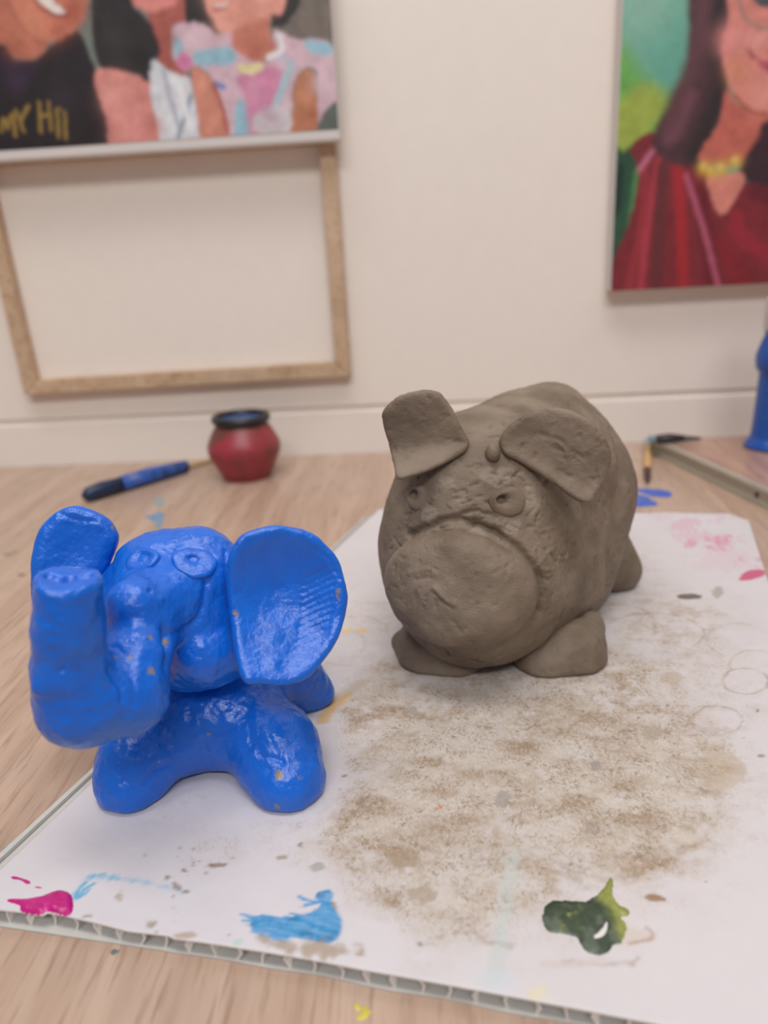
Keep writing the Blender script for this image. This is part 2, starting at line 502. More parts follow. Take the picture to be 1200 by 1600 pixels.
for pts, c, w in (([(1005, 260), (1008, 330), (978, 470)], (150, 52, 60), .004), ([(1030, 250), (1012, 350), (1000, 460)], (170, 60, 74), .003), ([(1036, 260), (1030, 360), (1024, 460)], (104, 48, 52), .0045),
                  ([(1060, 262), (1064, 340), (1068, 470)], (164, 44, 52), .0045), ([(1095, 300), (1105, 380), (1120, 470)], (110, 36, 44), .006), ([(1072, 274), (1100, 360), (1128, 470)], (176, 88, 112), .0022),
                  ([(1020, 236), (1000, 264)], (186, 106, 130), .0024), ([(1150, 340), (1170, 380), (1330, 470)], (150, 44, 58), .006), ([(1130, 380), (1160, 440), (1190, 480)], (134, 40, 50), .006), ([(1180, 300), (1230, 320)], (104, 36, 48), .006)):
    pb.line(pts, c, w)
pb.poly([(1080, -120), (1152, -120), (1146, 30), (1128, 80), (1136, 140), (1126, 192), (1104, 228), (1098, 256), (1076, 262), (1052, 256), (1036, 248), (1020, 228), (1022, 206), (1034, 180), (1048, 162), (1062, 130), (1076, 80)], (78, 52, 58), 0.003)
pb.line([(1134, -20), (1116, 60), (1126, 130), (1108, 190), (1085, 240)], (52, 42, 46), 0.007, 0.006); pb.line([(1098, 0), (1086, 90), (1060, 150), (1042, 200)], (96, 62, 68), 0.006, 0.006)
pb.line([(1080, 150), (1060, 200), (1046, 216)], (110, 70, 80), 0.005, 0.005)
pb.poly([(1134, 138), (1150, 160), (1172, 174), (1200, 180), (1200, 205), (1180, 234), (1162, 258), (1094, 254), (1100, 228), (1124, 192)], (190, 102, 90), 0.0015)
pb.poly([(1150, -120), (1330, -120), (1330, 178), (1200, 178), (1170, 170), (1146, 146), (1132, 108), (1127, 70), (1138, 24)], (212, 134, 122), 0.0015)
pb.blob((1140, 60), 0.011, (228, 148, 146), 0.8); pb.blob((1195, 150), 0.012, (222, 150, 140), 0.8); pb.blob((1150, 110), 0.009, (206, 136, 104), 0.7); pb.blob((1185, 60), 0.008, (228, 160, 152), 0.7)
pb.line([(1148, 148), (1170, 172), (1200, 179)], (172, 92, 74), 0.0014)
pb.poly([(1171, 80), (1186, 92), (1215, 98), (1215, 116), (1194, 108)], (172, 84, 100), 0.0011); pb.line([(1169, 78), (1178, 92)], (128, 58, 62), 0.0008)
pb.poly([(1176, -4), (1210, -4), (1210, 12), (1188, 8)], (74, 78, 88), 0.0012)
pb.line([(1152, -20), (1158, 14), (1170, 34), (1188, 43), (1215, 44)], (150, 130, 122), 0.0009)
pb.poly([(1184, 214), (1204, 186), (1330, 180), (1330, 300), (1168, 286), (1156, 262)], (62, 40, 48), 0.003)
pb.poly([(1104, 276), (1132, 272), (1156, 270), (1161, 288), (1126, 336)], (212, 134, 120), 0.0011)
for p, r in (((1100, 262), .0052), ((1127, 264), .0062), ((1150, 253), .0050), ((1112, 268), .0042)):
    pb.blob(p, r, (208, 168, 70), 1.0); pb.blob((p[0]-2, p[1]-3), r*.45, (232, 206, 128), 0.8)
tag(pb.mesh('painted_image', por, M_oil), 'painted woman with dark hair, glasses and crimson dress')

# --- empty stretcher frame
fy0, fy1 = WALL_Y-0.012, WALL_Y-0.0002
YF = fy0
fl0 = -0.362; frb = ony(548, 588, YF); flb = ony(38, 618, YF); frt = ony(523, 228, YF)
frame = thing('wooden_frame', 'empty pine wood frame against the wall below the family portrait', 'frame', ((flb[0]+frb[0])/2, YF, flb[2]))


def bar(name, a, b, wid, parent):
    """bar along a->b in wall plane, width to its left"""
    a = np.array(a); b = np.array(b); d = (b-a)/np.linalg.norm(b-a); n = np.array([-d[1], d[0]])
    pts = [a, b, b+n*wid-d*wid*0.98, a+n*wid+d*wid*0.98]
    bm = bmesh.new()
    vs = [[bm.verts.new((p[0], y, p[1])) for p in pts] for y in (fy0, fy1)]
    bm.faces.new(vs[0]); bm.faces.new(vs[1][::-1])
    for i in range(4):
        bm.faces.new((vs[0][i], vs[1][i], vs[1][(i+1) % 4], vs[0][(i+1) % 4]))
    bmesh.ops.bevel(bm, geom=bm.edges[:], offset=0.0008, segments=2, affect='EDGES')
    return bm_obj(name, bm, M_framewood, parent)


c_bl = (flb[0], flb[2]); c_br = (frb[0], frb[2]); c_tr = (frt[0], 0.2745); ltop = ony(-3, 330, YF)
c_tl = (-0.3695, 0.2735)
for a, b in ((c_bl, c_br), (c_br, c_tr), (c_tr, c_tl), (c_tl, c_bl)):
    bar('frame_bar', a, b, 0.0128, frame)

# ------------------------------------------------------------------ stained corrugated plastic board
BT = 0.0055


def curve(pts, z):
    q = np.array([onz(p[0], p[1], z)[:2] for p in pts]); return q


front_top = curve([(-120, 1407), (0, 1421), (30, 1424), (66, 1430), (74, 1425), (105, 1431), (145, 1440), (200, 1454), (262, 1461), (272, 1466), (315, 1471), (360, 1478), (430, 1489), (500, 1501), (560, 1513), (640, 1527), (800, 1556), (1000, 1594), (1400, 1672)], BT)
back_top = curve([(594, 793), (700, 797), (900, 796), (1000, 797), (1100, 801), (1164, 804)], BT)
# left edge of the top skin through traced points
lA = onz(25, 1335, BT)[:2]; lB = onz(592, 796, BT)[:2]
ld = (lB-lA)/np.linalg.norm(lB-lA)
# front-left corner: where the left edge line meets the front line
fA, fB = front_top[0], front_top[8]
fd = (fB-fA)/np.linalg.norm(fB-fA)
Mx = np.array([ld, -fd]).T; st = np.linalg.solve(Mx, fA-lA); FLc = lA+ld*st[0]
BLc = lB
BRc = onz(1166, 803, BT)[:2]
FRc_dir = onz(1200, 842, BT)[:2]-BRc
wid = np.dot(BRc-BLc, fd)


def at_len(poly, s):
    """y offset of wavy line from the straight chord at fraction along x"""
    return np.interp(s, poly[:, 0], poly[:, 1])


FRc = FLc+fd*(np.linalg.norm(BRc-BLc)+0.004)
NU, NV = 400, 560
U, Vv = np.meshgrid(np.linspace(0, 1, NU), np.linspace(0, 1, NV), indexing='ij')


def front_pt(u):
    p = FLc[None]+(FRc-FLc)[None]*u[:, None]
    yy = np.interp(p[:, 0], front_top[:, 0], front_top[:, 1])
    ok = (p[:, 0] > front_top[1, 0]-0.01)
    p[:, 1] = np.where(ok, yy, p[:, 1]); return p


def back_pt(u):
    p = BLc[None]+(BRc-BLc)[None]*u[:, None]
    p[:, 1] = p[:, 1]+0.0006*np.sin(u*17)+0.0005*np.sin(u*41)
    return p


u1 = np.linspace(0, 1, NU); fp = front_pt(u1); bp_ = back_pt(u1)
G = fp[:, None, :]*(1-Vv[..., None])+bp_[:, None, :]*Vv[..., None]
# rounded far right corner
cu = np.clip((U-0.955)/0.045, 0, 1); cv = np.clip((Vv-0.965)/0.035, 0, 1)
G = G - (ld*0.007)[None, None]*(cu*cu*cv)[..., None] - (fd*0.007)[None, None]*(cv*cv*cu)[..., None]
P2 = G.reshape(-1, 2); P3b = np.c_[P2, np.zeros(len(P2))]
nA = fbm(P3b, 60, 4, 1); nB = fbm(P3b, 220, 4, 2); nC = fbm(P3b, 700, 3, 3); nD = fbm(P3b*np.array([1, .45, 1]), 420, 3, 4)
nE = fbm(P3b*np.array([.5, 1, 1]), 130, 4, 14)
warp = 0.0035*np.stack([fbm(P3b, 110, 3, 61), fbm(P3b, 110, 3, 67)], 1)
warp2 = 0.0011*np.stack([fbm(P3b, 420, 3, 71), fbm(P3b, 420, 3, 77)], 1)


def g2(px, py): return onz(px, py, BT)[:2]


col = np.tile(lin((209, 203, 206)), (len(P2), 1))*(1+0.03*nA[:, None])


def mixc(m, c):
    global col
    col = col*(1-m[:, None])+lin(c)[None]*m[:, None]


def gauss(px, py, r, a, wp=1.0, sx=1.0):
    q = g2(px, py); d = P2+warp*wp-q
    return a*np.exp(-((d[:, 0]/(r*sx))**2+(d[:, 1]/r)**2))


film = np.zeros(len(P2))
for b in ((800, 1190, .034, .85), (660, 1290, .022, .95), (690, 1180, .026, .75), (950, 1190, .030, .60), (1040, 1300, .017, .65), (900, 1310, .026, .70), (760, 1330, .018, .55),
          (570, 1120, .022, .45), (780, 1410, .016, .35), (690, 1470, .010, .35), (560, 1290, .014, .65), (500, 1330, .009, .45), (330, 1330, .008, .55), (650, 1380, .012, .6), (660, 1130, .024, .6),
          (990, 960, .035, .62), (1060, 1020, .03, .55), (960, 870, .03, .45), (1090, 950, .02, .35), (600, 960, .03, .35), (1100, 1090, .022, .35), (540, 1000, .03, .28), (560, 900, .03, .22), (880, 1120, .03, .6), (1010, 1150, .025, .45), (420, 1300, .01, .3), (300, 1250, .02, .3), (600, 1060, .02, .5), (860, 1420, .02, .25), (1180, 1230, .02, .35)):
    film = film+gauss(*b)*(0.75+0.5*nB)
fpoly = cr(np.array([g2(*p) for p in ((640, 1010), (760, 1000), (900, 1000), (1030, 1040), (1110, 1120), (1150, 1200), (1120, 1300), (1060, 1335), (1000, 1365), (940, 1372), (880, 1362), (860, 1400), (800, 1440), (720, 1480), (620, 1440), (530, 1380), (505, 1310), (545, 1230), (525, 1130), (560, 1060))]), 5)
dfp = sd_poly(P2+warp, fpoly)
film = 0.62*film + 0.52*sstep(.005, -.006, dfp+.003*nB)
film = np.clip(film, 0, 1.1)
film = film*np.clip(0.95+0.45*nA+0.40*nB+.2*nC, 0.12, 1.3)
tone = np.clip(0.38+0.9*nE+0.5*nB, 0, 1)
c_light = lin((192, 180, 167)); c_dark = lin((158, 135, 110))
fm = np.clip(film*1.0, 0, 0.9)
cf = c_light[None]*(1-(tone*np.clip(film, 0, 1))[:, None])+c_dark[None]*(tone*np.clip(film, 0, 1))[:, None]
col = col*(1-fm[:, None])+cf*fm[:, None]
# mottled darker scuffs
sc = sstep(0.12, 0.5, nE+0.35*nC)*np.clip(film*1.4, 0, 1); mixc(sc*0.40, (150, 126, 100))
sc = sstep(0.15, 0.45, nB*0.7+0.5*nD)*np.clip(film*1.3, 0, 1); mixc(sc*0.40, (206, 197, 190))
fade = fm.copy()


def cover(m):
    global film
    film = film*(1-0.9*m)


def polyw(pts, c, a=1.0, soft=0.0006, wp=1.0, wp2=1.0, rag=0.0, smooth=True):
    q = np.array([g2(*p) for p in pts])
    if smooth: q = cr(q, 4)
    near = np.where((P2[:, 0] > q[:, 0].min()-.012) & (P2[:, 0] < q[:, 0].max()+.012) & (P2[:, 1] > q[:, 1].min()-.012) & (P2[:, 1] < q[:, 1].max()+.012))[0]
    m = np.zeros(len(P2))
    d = sd_poly(P2[near]+0.25*warp[near]*wp+warp2[near]*wp2, q)+rag*nD[near]
    m[near] = a*sstep(soft, -soft, d); mixc(m, c); cover(m); return m


def linew(pts, c, w, a=1.0, wp2=0.6, brk=0.0, smooth=True):
    q = np.array([g2(*p) for p in pts])
    if smooth and len(q) > 2: q = cr(q, 5, False)
    near = np.where((P2[:, 0] > q[:, 0].min()-.01) & (P2[:, 0] < q[:, 0].max()+.01) & (P2[:, 1] > q[:, 1].min()-.01) & (P2[:, 1] < q[:, 1].max()+.01))[0]
    d = sd_line(P2[near]+warp2[near]*wp2, q); m = np.zeros(len(P2))
    m[near] = a*sstep(w*1.5, w*0.4, d)*np.clip(1-brk+brk*(0.5+1.6*nB[near]), 0, 1); mixc(m, c)


def ell(cx, cy, rx, ry, a0=0, a1=360, n=26):
    return [(cx+rx*math.cos(math.radians(a0+(a1-a0)*i/(n-1))), cy+ry*math.sin(math.radians(a0+(a1-a0)*i/(n-1)))) for i in range(n)]


# dried puddle rings
for cx, cy, rx, ry, a0, a1, w, al in ((1020, 990, 80, 32, 150, 400, .0007, .45), (1120, 1126, 40, 22, 0, 360, .0005, .5), (1165, 1064, 36, 20, 0, 360, .0006, .55), (1180, 1038, 40, 22, 160, 380, .0007, .45), (965, 980, 60, 36, 200, 380, .0008, .4),
                                   (1000, 1010, 110, 45, 60, 150, .0007, .3), (560, 985, 45, 22, 170, 370, .0006, .35), (540, 1005, 30, 20, 180, 400, .0006, .35), (610, 1045, 20, 16, 60, 260, .0009, .3), (600, 960, 60, 18, 180, 360, .0006, .3),
                                   (1150, 1000, 45, 26, 100, 300, .0009, .3), (960, 895, 50, 22, 180, 360, .0012, .25), (1050, 1180, 60, 40, 330, 420, .0008, .3)):
    linew(ell(cx, cy, rx, ry, a0, a1), (150, 130, 106), w, al, 0.8, 0.6)
for pts in ([(880, 1060), (905, 1078), (915, 1080)], [(620, 1120), (700, 1128), (780, 1140)], [(510, 1035), (530, 1040), (548, 1040)], [(880, 1500), (940, 1508), (1000, 1500)], [(680, 1462), (730, 1455), (760, 1470), (800, 1480)], [(860, 1340), (905, 1375)], [(1000, 1330), (1090, 1320)]):
    linew(pts, (150, 126, 104), .0006, .5, 1.2, 0.7)
linew([(940, 1376), (1000, 1366), (1060, 1336), (1100, 1312), (1115, 1290)], (158, 132, 106), .0009, .45, 1.5, .5); linew([(860, 1362), (880, 1366), (905, 1378)], (150, 124, 98), .0009, .5, 1.2, .3)
# clay spots
for px, py, rx, ry, c, a in ((930, 1197, 11, 8, (150, 142, 136), .9), (785, 1248, 14, 13, (156, 148, 142), .8), (925, 1295, 10, 10, (150, 138, 126), .7), (1018, 1145, 19, 11, (168, 156, 142), .8), (645, 1110, 8, 6, (160, 152, 146), .6), (632, 1340, 24, 17, (158, 138, 116), .8),
                             (660, 1397, 24, 14, (164, 148, 132), .75), (1125, 1205, 42, 32, (186, 170, 152), .6), (1078, 932, 20, 5, (92, 84, 76), .9), (1120, 925, 9, 9, (150, 138, 122), .6), (990, 1356, 20, 6, (160, 134, 110), .5),
                             (290, 1391, 7, 5, (150, 136, 122), .9), (275, 1386, 5, 5, (150, 136, 122), .9), (235, 1440, 8, 6, (164, 150, 136), .9), (190, 1400, 6, 6, (168, 150, 126), .7), (290, 1360, 6, 3, (140, 122, 102), .9), (340, 1350, 12, 4, (140, 112, 90), .8),
                             (520, 1418, 6, 7, (150, 130, 110), .9), (440, 1341, 7, 4, (160, 138, 116), .8), (470, 1318, 4, 4, (140, 130, 122), .9), (655, 1474, 5, 2, (60, 58, 60), .9), (492, 1356, 12, 7, (150, 150, 142), .7), (600, 1250, 10, 7, (164, 140, 112), .6), (700, 1240, 16, 8, (164, 144, 120), .6), (1050, 1060, 20, 10, (176, 158, 138), .5),
                             (138, 1431, 5, 3, (150, 136, 122), .8), (690, 1255, 5, 3, (172, 108, 76), .0), (686, 1259, 4, 3, (214, 110, 74), 1.0), (1190, 1180, 8, 3, (120, 96, 76), .6)):
    polyw(ell(px, py, rx, ry, 0, 340, 9), c, a, .0004, 1.0, 1.2)
rs = np.random.RandomState(4)
for i in range(110):
    cx, cy, s = [(300, 1345, 30), (900, 1150, 140), (640, 1200, 160), (800, 1300, 200), (900, 1000, 150), (1000, 1250, 120), (300, 1460, 80)][i % 7]
    px, py = cx+rs.randn()*s, cy+rs.randn()*s*.5
    if not (0 < px < 1200 and 820 < py < 1500): continue
    r = abs(rs.randn())*1.1+0.7
    polyw(ell(px, py, r*1.3, r, 0, 320, 6), (132, 112, 92), .75, .00035, 0.5, 0.8, 0, False)
# washed paint marks
polyw([(790, 1335), (812, 1338), (800, 1420), (790, 1500), (784, 1540), (758, 1530), (770, 1480), (780, 1400)], (186, 196, 194), .55, .001)
polyw([(745, 1520), (800, 1520), (800, 1555), (750, 1545)], (196, 204, 210), .5, .002)
polyw([(700, 1320), (790, 1322), (850, 1330), (850, 1342), (780, 1340), (700, 1330)], (196, 190, 184), .5, .001)
for pl, a in (([(1050, 815), (1085, 812), (1095, 822), (1060, 830)], .35), ([(1058, 836), (1100, 830), (1110, 842), (1062, 846)], .3), ([(1078, 848), (1130, 834), (1150, 842), (1100, 852)], .6), ([(1100, 852), (1146, 838), (1150, 844), (1116, 856)], .5), ([(1110, 815), (1130, 806), (1128, 816)], .3), ([(1010, 805), (1040, 804), (1036, 812)], .22), ([(1080, 870), (1170, 860), (1180, 885), (1100, 890)], .14), ([(1172, 874), (1194, 870), (1196, 876), (1178, 880)], .6)):
    polyw(pl, (210, 134, 164), a, .0028, 1.5, 3.5, .011)
polyw([(1154, 904), (1168, 892), (1192, 890), (1196, 898), (1176, 906), (1158, 907)], (196, 76, 116), .9, .0008, .4, .8)
polyw([(492, 1128), (520, 1094), (548, 1082), (546, 1090), (528, 1108), (506, 1130)], (206, 162, 84), .75, .0012)
polyw([(534, 984), (546, 980), (548, 987), (538, 990)], (222, 186, 110), .7, .001); polyw([(558, 983), (574, 983), (572, 988), (560, 988)], (222, 176, 90), .7, .001)
polyw([(826, 1550), (850, 1538), (858, 1556), (834, 1562)], (218, 208, 164), .6, .0015)
polyw([(505, 1098), (560, 1062), (570, 1072), (520, 1100)], (168, 146, 116), .5, .002)
# teal arc and blue dry brush stroke
teal = np.array([g2(*p) for p in ((118, 1402), (130, 1380), (148, 1368), (170, 1370), (210, 1376), (250, 1384), (292, 1394))])
d = sd_line(P2+0.5*warp2, cr(teal, 6, False)); xx = np.clip((P2[:, 0]-teal[0, 0])/(teal[-1, 0]-teal[0, 0]), 0, 1)
m = sstep(.0023, .0008, d+0.0022*np.abs(nD)+0.0008*xx)*np.clip(1.1-0.75*xx, 0.2, 1)*np.clip(0.7+1.1*nC, 0.25, 1)
mixc(m*0.9, (96, 172, 206))
for pts, w in (([(118, 1402), (124, 1390), (134, 1378)], .0006), ([(124, 1402), (132, 1392), (146, 1380)], .0006), ([(132, 1400), (140, 1390)], .0004)):
    linew(pts, (84, 164, 202), w, .9, .5)
qb = cr(np.array([g2(*p) for p in ((498, 1394), (514, 1390), (519, 1400), (518, 1415), (530, 1428), (534, 1444), (528, 1464), (514, 1474), (480, 1470), (440, 1466), (405, 1455), (396, 1448), (400, 1438), (440, 1430), (486, 1424), (500, 1414), (494, 1402))]), 5)
d = sd_poly(P2+0.4*warp2, qb); lx = P2 @ fd; stre = fbm(np.c_[P2 @ fd*120, P2 @ ld*1100, 0*lx], 1.0, 3, 90)
wx = np.clip((g2(520, 1440)[0]-P2[:, 0])/0.025, 0, 1)
m = sstep(.0005, -.0005, d+0.0035*wx*stre)
mixc(m*np.clip(0.93+0.25*stre, 0, 1), (62, 146, 200)); mixc(m*sstep(-.1, .4, nB+stre*.4)*0.75, (36, 112, 158)); mixc(m*sstep(.2, .5, nC)*0.5, (120, 180, 220))
for pts in ([(376, 1428), (398, 1434), (420, 1434)], [(380, 1440), (405, 1440)], [(390, 1434), (430, 1432)], [(466, 1401), (480, 1407), (498, 1410)], [(476, 1414), (500, 1410)], [(394, 1452), (404, 1444)]):
    linew(pts, (62, 146, 200), .0005, .85, .5)
polyw([(405, 1470), (420, 1466), (500, 1474), (530, 1480), (560, 1488), (540, 1494), (480, 1490), (420, 1480)], (160, 138, 112), .75, .0012, 1.2, 2.5, .002)
polyw([(360, 1472), (376, 1464), (376, 1474), (366, 1478)], (178, 198, 192), .8, .0005); polyw([(270, 1460), (300, 1457), (306, 1466), (276, 1468)], (176, 156, 136), .85, .0006)
polyw([(962, 1440), (1000, 1448), (1020, 1460), (1018, 1470), (985, 1474), (960, 1472)], (204, 190, 180), .7, .001)
linew([(985, 1474), (1012, 1470), (1020, 1460), (1012, 1450)], (160, 130, 104), .0005, .6); linew([(850, 1506), (900, 1508), (940, 1500)], (200, 186, 178), .001, .5)
polyw([(1006, 1400), (1024, 1397), (1040, 1404), (1036, 1408), (1014, 1407)], (146, 112, 82), .9, .0003, .3, .4)

zz = BT+0.00012*nB+0.00010*np.clip(film, 0, 1)*nC
i = np.arange(NU*NV).reshape(NU, NV)
Qt = np.stack([i[:-1, :-1], i[1:, :-1], i[1:, 1:], i[:-1, 1:]], -1).reshape(-1, 4)
SK = 0.0007
ring = np.concatenate([i[:, 0], i[-1, 1:], i[-2::-1, -1], i[0, -2:0:-1]])
nb = NU*NV
Vb = np.r_[np.c_[P2, zz], np.c_[P2[ring], np.full(len(ring), BT-SK)]]
k = len(ring); rj = np.arange(k)
Qs = np.stack([ring, nb+rj, nb+(rj+1) % k, np.roll(ring, -1)], -1)
board = thing('corrugated_board', 'white corrugated plastic board stained with clay and paint under both clay animals', 'board', (float(P2[:, 0].mean()), float(P2[:, 1].mean()), 0))


def board_mat():
    m, nt, b = mat_new('stained_white_plastic')
    at = N(nt, 'ShaderNodeAttribute'); at.attribute_name = 'paint'
    fi = N(nt, 'ShaderNodeAttribute'); fi.attribute_name = 'film'
    tc = N(nt, 'ShaderNodeTexCoord')
    nz = N(nt, 'ShaderNodeTexNoise'); nz.inputs['Scale'].default_value = 500; nz.inputs['Detail'].default_value = 3
    nt.links.new(tc.outputs['Object'], nz.inputs['Vector'])
    add = N(nt, 'ShaderNodeMix', data_type='RGBA', blend_type='ADD'); add.inputs[0].default_value = 0.0028
    nt.links.new(tc.outputs['Object'], add.inputs[6]); nt.links.new(nz.outputs['Color'], add.inputs[7])
    mpp = N(nt, 'ShaderNodeMapping'); mpp.inputs['Scale'].default_value = (1.0, 0.62, 1.0); mpp.inputs['Rotation'].default_value = (0, 0, .5)
    nt.links.new(add.outputs[2], mpp.inputs['Vector'])
    vo = N(nt, 'ShaderNodeTexNoise'); vo.inputs['Scale'].default_value = 520; vo.inputs['Detail'].default_value = 2.5
    nt.links.new(mpp.outputs[0], vo.inputs['Vector'])
    sb_ = N(nt, 'ShaderNodeMath', operation='SUBTRACT'); sb_.inputs[1].default_value = 0.5; nt.links.new(vo.outputs['Fac'], sb_.inputs[0])
    ab_ = N(nt, 'ShaderNodeMath', operation='ABSOLUTE'); nt.links.new(sb_.outputs[0], ab_.inputs[0])
    r = N(nt, 'ShaderNodeMapRange'); r.inputs[1].default_value = 0.0; r.inputs[2].default_value = 0.075; r.inputs[3].default_value = 1; r.inputs[4].default_value = 0
    nt.links.new(ab_.outputs[0], r.inputs[0])
    n2 = N(nt, 'ShaderNodeTexNoise'); n2.inputs['Scale'].default_value = 130; n2.inputs['Detail'].default_value = 2
    nt.links.new(tc.outputs['Object'], n2.inputs['Vector'])
    r2 = N(nt, 'ShaderNodeMapRange'); r2.inputs[1].default_value = 0.34; r2.inputs[2].default_value = 0.56
    nt.links.new(n2.outputs['Fac'], r2.inputs[0])
    mu = N(nt, 'ShaderNodeMath', operation='MULTIPLY'); nt.links.new(r.outputs[0], mu.inputs[0]); nt.links.new(fi.outputs['Fac'], mu.inputs[1])
    mu2 = N(nt, 'ShaderNodeMath', operation='MULTIPLY'); nt.links.new(mu.outputs[0], mu2.inputs[0]); nt.links.new(r2.outputs[0], mu2.inputs[1])
    mu3 = N(nt, 'ShaderNodeMath', operation='MULTIPLY'); nt.links.new(mu2.outputs[0], mu3.inputs[0]); mu3.inputs[1].default_value = 0.85
    g1 = N(nt, 'ShaderNodeTexNoise'); g1.inputs['Scale'].default_value = 900; g1.inputs['Detail'].default_value = 4; g1.inputs['Roughness'].default_value = .65
    nt.links.new(mpp.outputs[0], g1.inputs['Vector'])
    gd = N(nt, 'ShaderNodeMapRange'); gd.inputs[1].default_value = .40; gd.inputs[2].default_value = .62
    nt.links.new(g1.outputs['Fac'], gd.inputs[0])
    mg_ = N(nt, 'ShaderNodeMath', operation='MULTIPLY'); nt.links.new(mu3.outputs[0], mg_.inputs[0]); nt.links.new(gd.outputs[0], mg_.inputs[1])
    gl = N(nt, 'ShaderNodeMapRange'); gl.inputs[1].default_value = .50; gl.inputs[2].default_value = .36
    nt.links.new(g1.outputs['Fac'], gl.inputs[0])
    ml_ = N(nt, 'ShaderNodeMath', operation='MULTIPLY'); nt.links.new(fi.outputs['Fac'], ml_.inputs[0]); nt.links.new(gl.outputs[0], ml_.inputs[1])
    ml2 = N(nt, 'ShaderNodeMath', operation='MULTIPLY'); nt.links.new(ml_.outputs[0], ml2.inputs[0]); ml2.inputs[1].default_value = .45
    lt = N(nt, 'ShaderNodeMix', data_type='RGBA'); lt.inputs[7].default_value = rgba((208, 200, 194))
    nt.links.new(ml2.outputs[0], lt.inputs[0]); nt.links.new(at.outputs['Color'], lt.inputs[6])
    mx = N(nt, 'ShaderNodeMix', data_type='RGBA'); mx.inputs[7].default_value = rgba((132, 108, 84))
    nt.links.new(mg_.outputs[0], mx.inputs[0]); nt.links.new(lt.outputs[2], mx.inputs[6])
    nt.links.new(mx.outputs[2], b.inputs['Base Color'])
    b.inputs['Roughness'].default_value = 0.42
    bp = N(nt, 'ShaderNodeBump'); bp.inputs['Strength'].default_value = 0.35; bp.inputs['Distance'].default_value = 0.00012
    nt.links.new(mu2.outputs[0], bp.inputs['Height']); nt.links.new(bp.outputs['Normal'], b.inputs['Normal'])
    return m


M_board = board_mat()
M_plastic = simple('grey_white_plastic', (224, 219, 215), 0.45, 0.5, 0.15, 300, 0.0002, 0.05)
M_rim = simple('dusty_grey_plastic', (196, 193, 188), 0.5, 0.4, 0.1, 300, 0.0002, 0.08)
me = np_mesh('top_sheet', Vb, np.r_[Qt, Qs])
color_attr(me, 'paint', np.r_[np.clip(col, 0, 1), np.tile(lin((206, 190, 174)), (k, 1))])
float_attr(me, 'film', np.r_[np.clip(film*1.3, 0, 1), np.zeros(k)])
tag(link('top_sheet', me, board, [M_board]), 'white top sheet with brown clay film, rings and paint marks')

# lower sheet: sticks out a little on the left and front
LL = FLc-fd*0.0115-ld*0.0006; LR = FRc-ld*0.001; TR = BRc+fd*0.001; TL = BLc-fd*0.0095
NB = 60
uu = np.linspace(0, 1, NB)
fb = LL[None]+(LR-LL)[None]*uu[:, None]
ff = front_pt(np.linspace(0, 1, NB))
fb[:, 1] = np.minimum(fb[:, 1], np.interp(fb[:, 0], ff[:, 0], ff[:, 1])-0.0003-0.0003*np.sin(uu*50))
bb = TL[None]+(TR-TL)[None]*uu[:, None]
bm = bmesh.new()
loop = [tuple(p) for p in fb]+[tuple(p) for p in bb[::-1]]
v0 = [bm.verts.new((p[0], p[1], 0.0001)) for p in loop]; v1 = [bm.verts.new((p[0], p[1], 0.0006)) for p in loop]
n = len(loop)
for j in range(NB-1):
    bm.faces.new((v1[j], v1[j+1], v1[n-2-j], v1[n-1-j])); bm.faces.new((v0[j], v0[n-1-j], v0[n-2-j], v0[j+1]))
for j in range(n):
    bm.faces.new((v0[j], v0[(j+1) % n], v1[(j+1) % n], v1[j]))
tag(bm_obj('bottom_sheet', bm, M_rim, board), 'grey bottom sheet showing past the left edge')
# flute walls
bm = bmesh.new()
width = np.linalg.norm(FRc-FLc); pitch = 0.0071; nr = int(width/pitch)
rs = np.random.RandomState(11)
for j in range(nr+1):
    u = min(j*pitch/width, 1.0)
    a = front_pt(np.array([u]))[0]+ld*0.0002; b2 = back_pt(np.array([u]))[0]-ld*0.008
    d2 = (b2-a)/np.linalg.norm(b2-a); nn_ = np.array([d2[1], -d2[0]])
    segs = 14
    lean = rs.uniform(-.0006, .0006)
    prev = None
    for s in range(segs+1):
        t = (s/segs)**2.0
        p = a+(b2-a)*t
        crump = (0.0012*math.sin(j*1.7) if s == 0 else 0.0)
        ring_ = []
        for sgn in (-1, 1):
            for z, of in ((0.0006, -lean), (0.0032, crump), (BT-SK, lean)):
                q = p+nn_*(sgn*0.00036+of)
                ring_.append(bm.verts.new((q[0], q[1], z)))
        if prev:
            for (e, f) in ((0, 1), (1, 2)):
                bm.faces.new((prev[e], ring_[e], ring_[f], prev[f])); bm.faces.new((prev[3+e], prev[3+f], ring_[3+f], ring_[3+e]))
        else:
            for e in (0, 1):
                bm.faces.new((ring_[e], ring_[e+1], ring_[4+e], ring_[3+e]))
        prev = ring_
bm_obj('flute_core', bm, M_plastic, board)
# ridge of a cut flute along the left edge
bm = bmesh.new()
a = FLc-fd*0.0075; b2 = BLc-fd*0.0068; dd = (b2-a); nn_ = fd
vs = []
for q, z in ((a-nn_*.0003, .0009), (a-nn_*.0002, .0021), (a+nn_*.0002, .0021), (a+nn_*.0003, .0009)):
    vs.append((bm.verts.new((q[0], q[1], z)), bm.verts.new((q[0]+dd[0], q[1]+dd[1], z))))
for e in range(3):
    bm.faces.new((vs[e][0], vs[e][1], vs[e+1][1], vs[e+1][0]))
bm.faces.new([v[0] for v in vs]); bm.faces.new([v[1] for v in vs][::-1])
bm_obj('cut_flute_ridge', bm, M_rim, board)


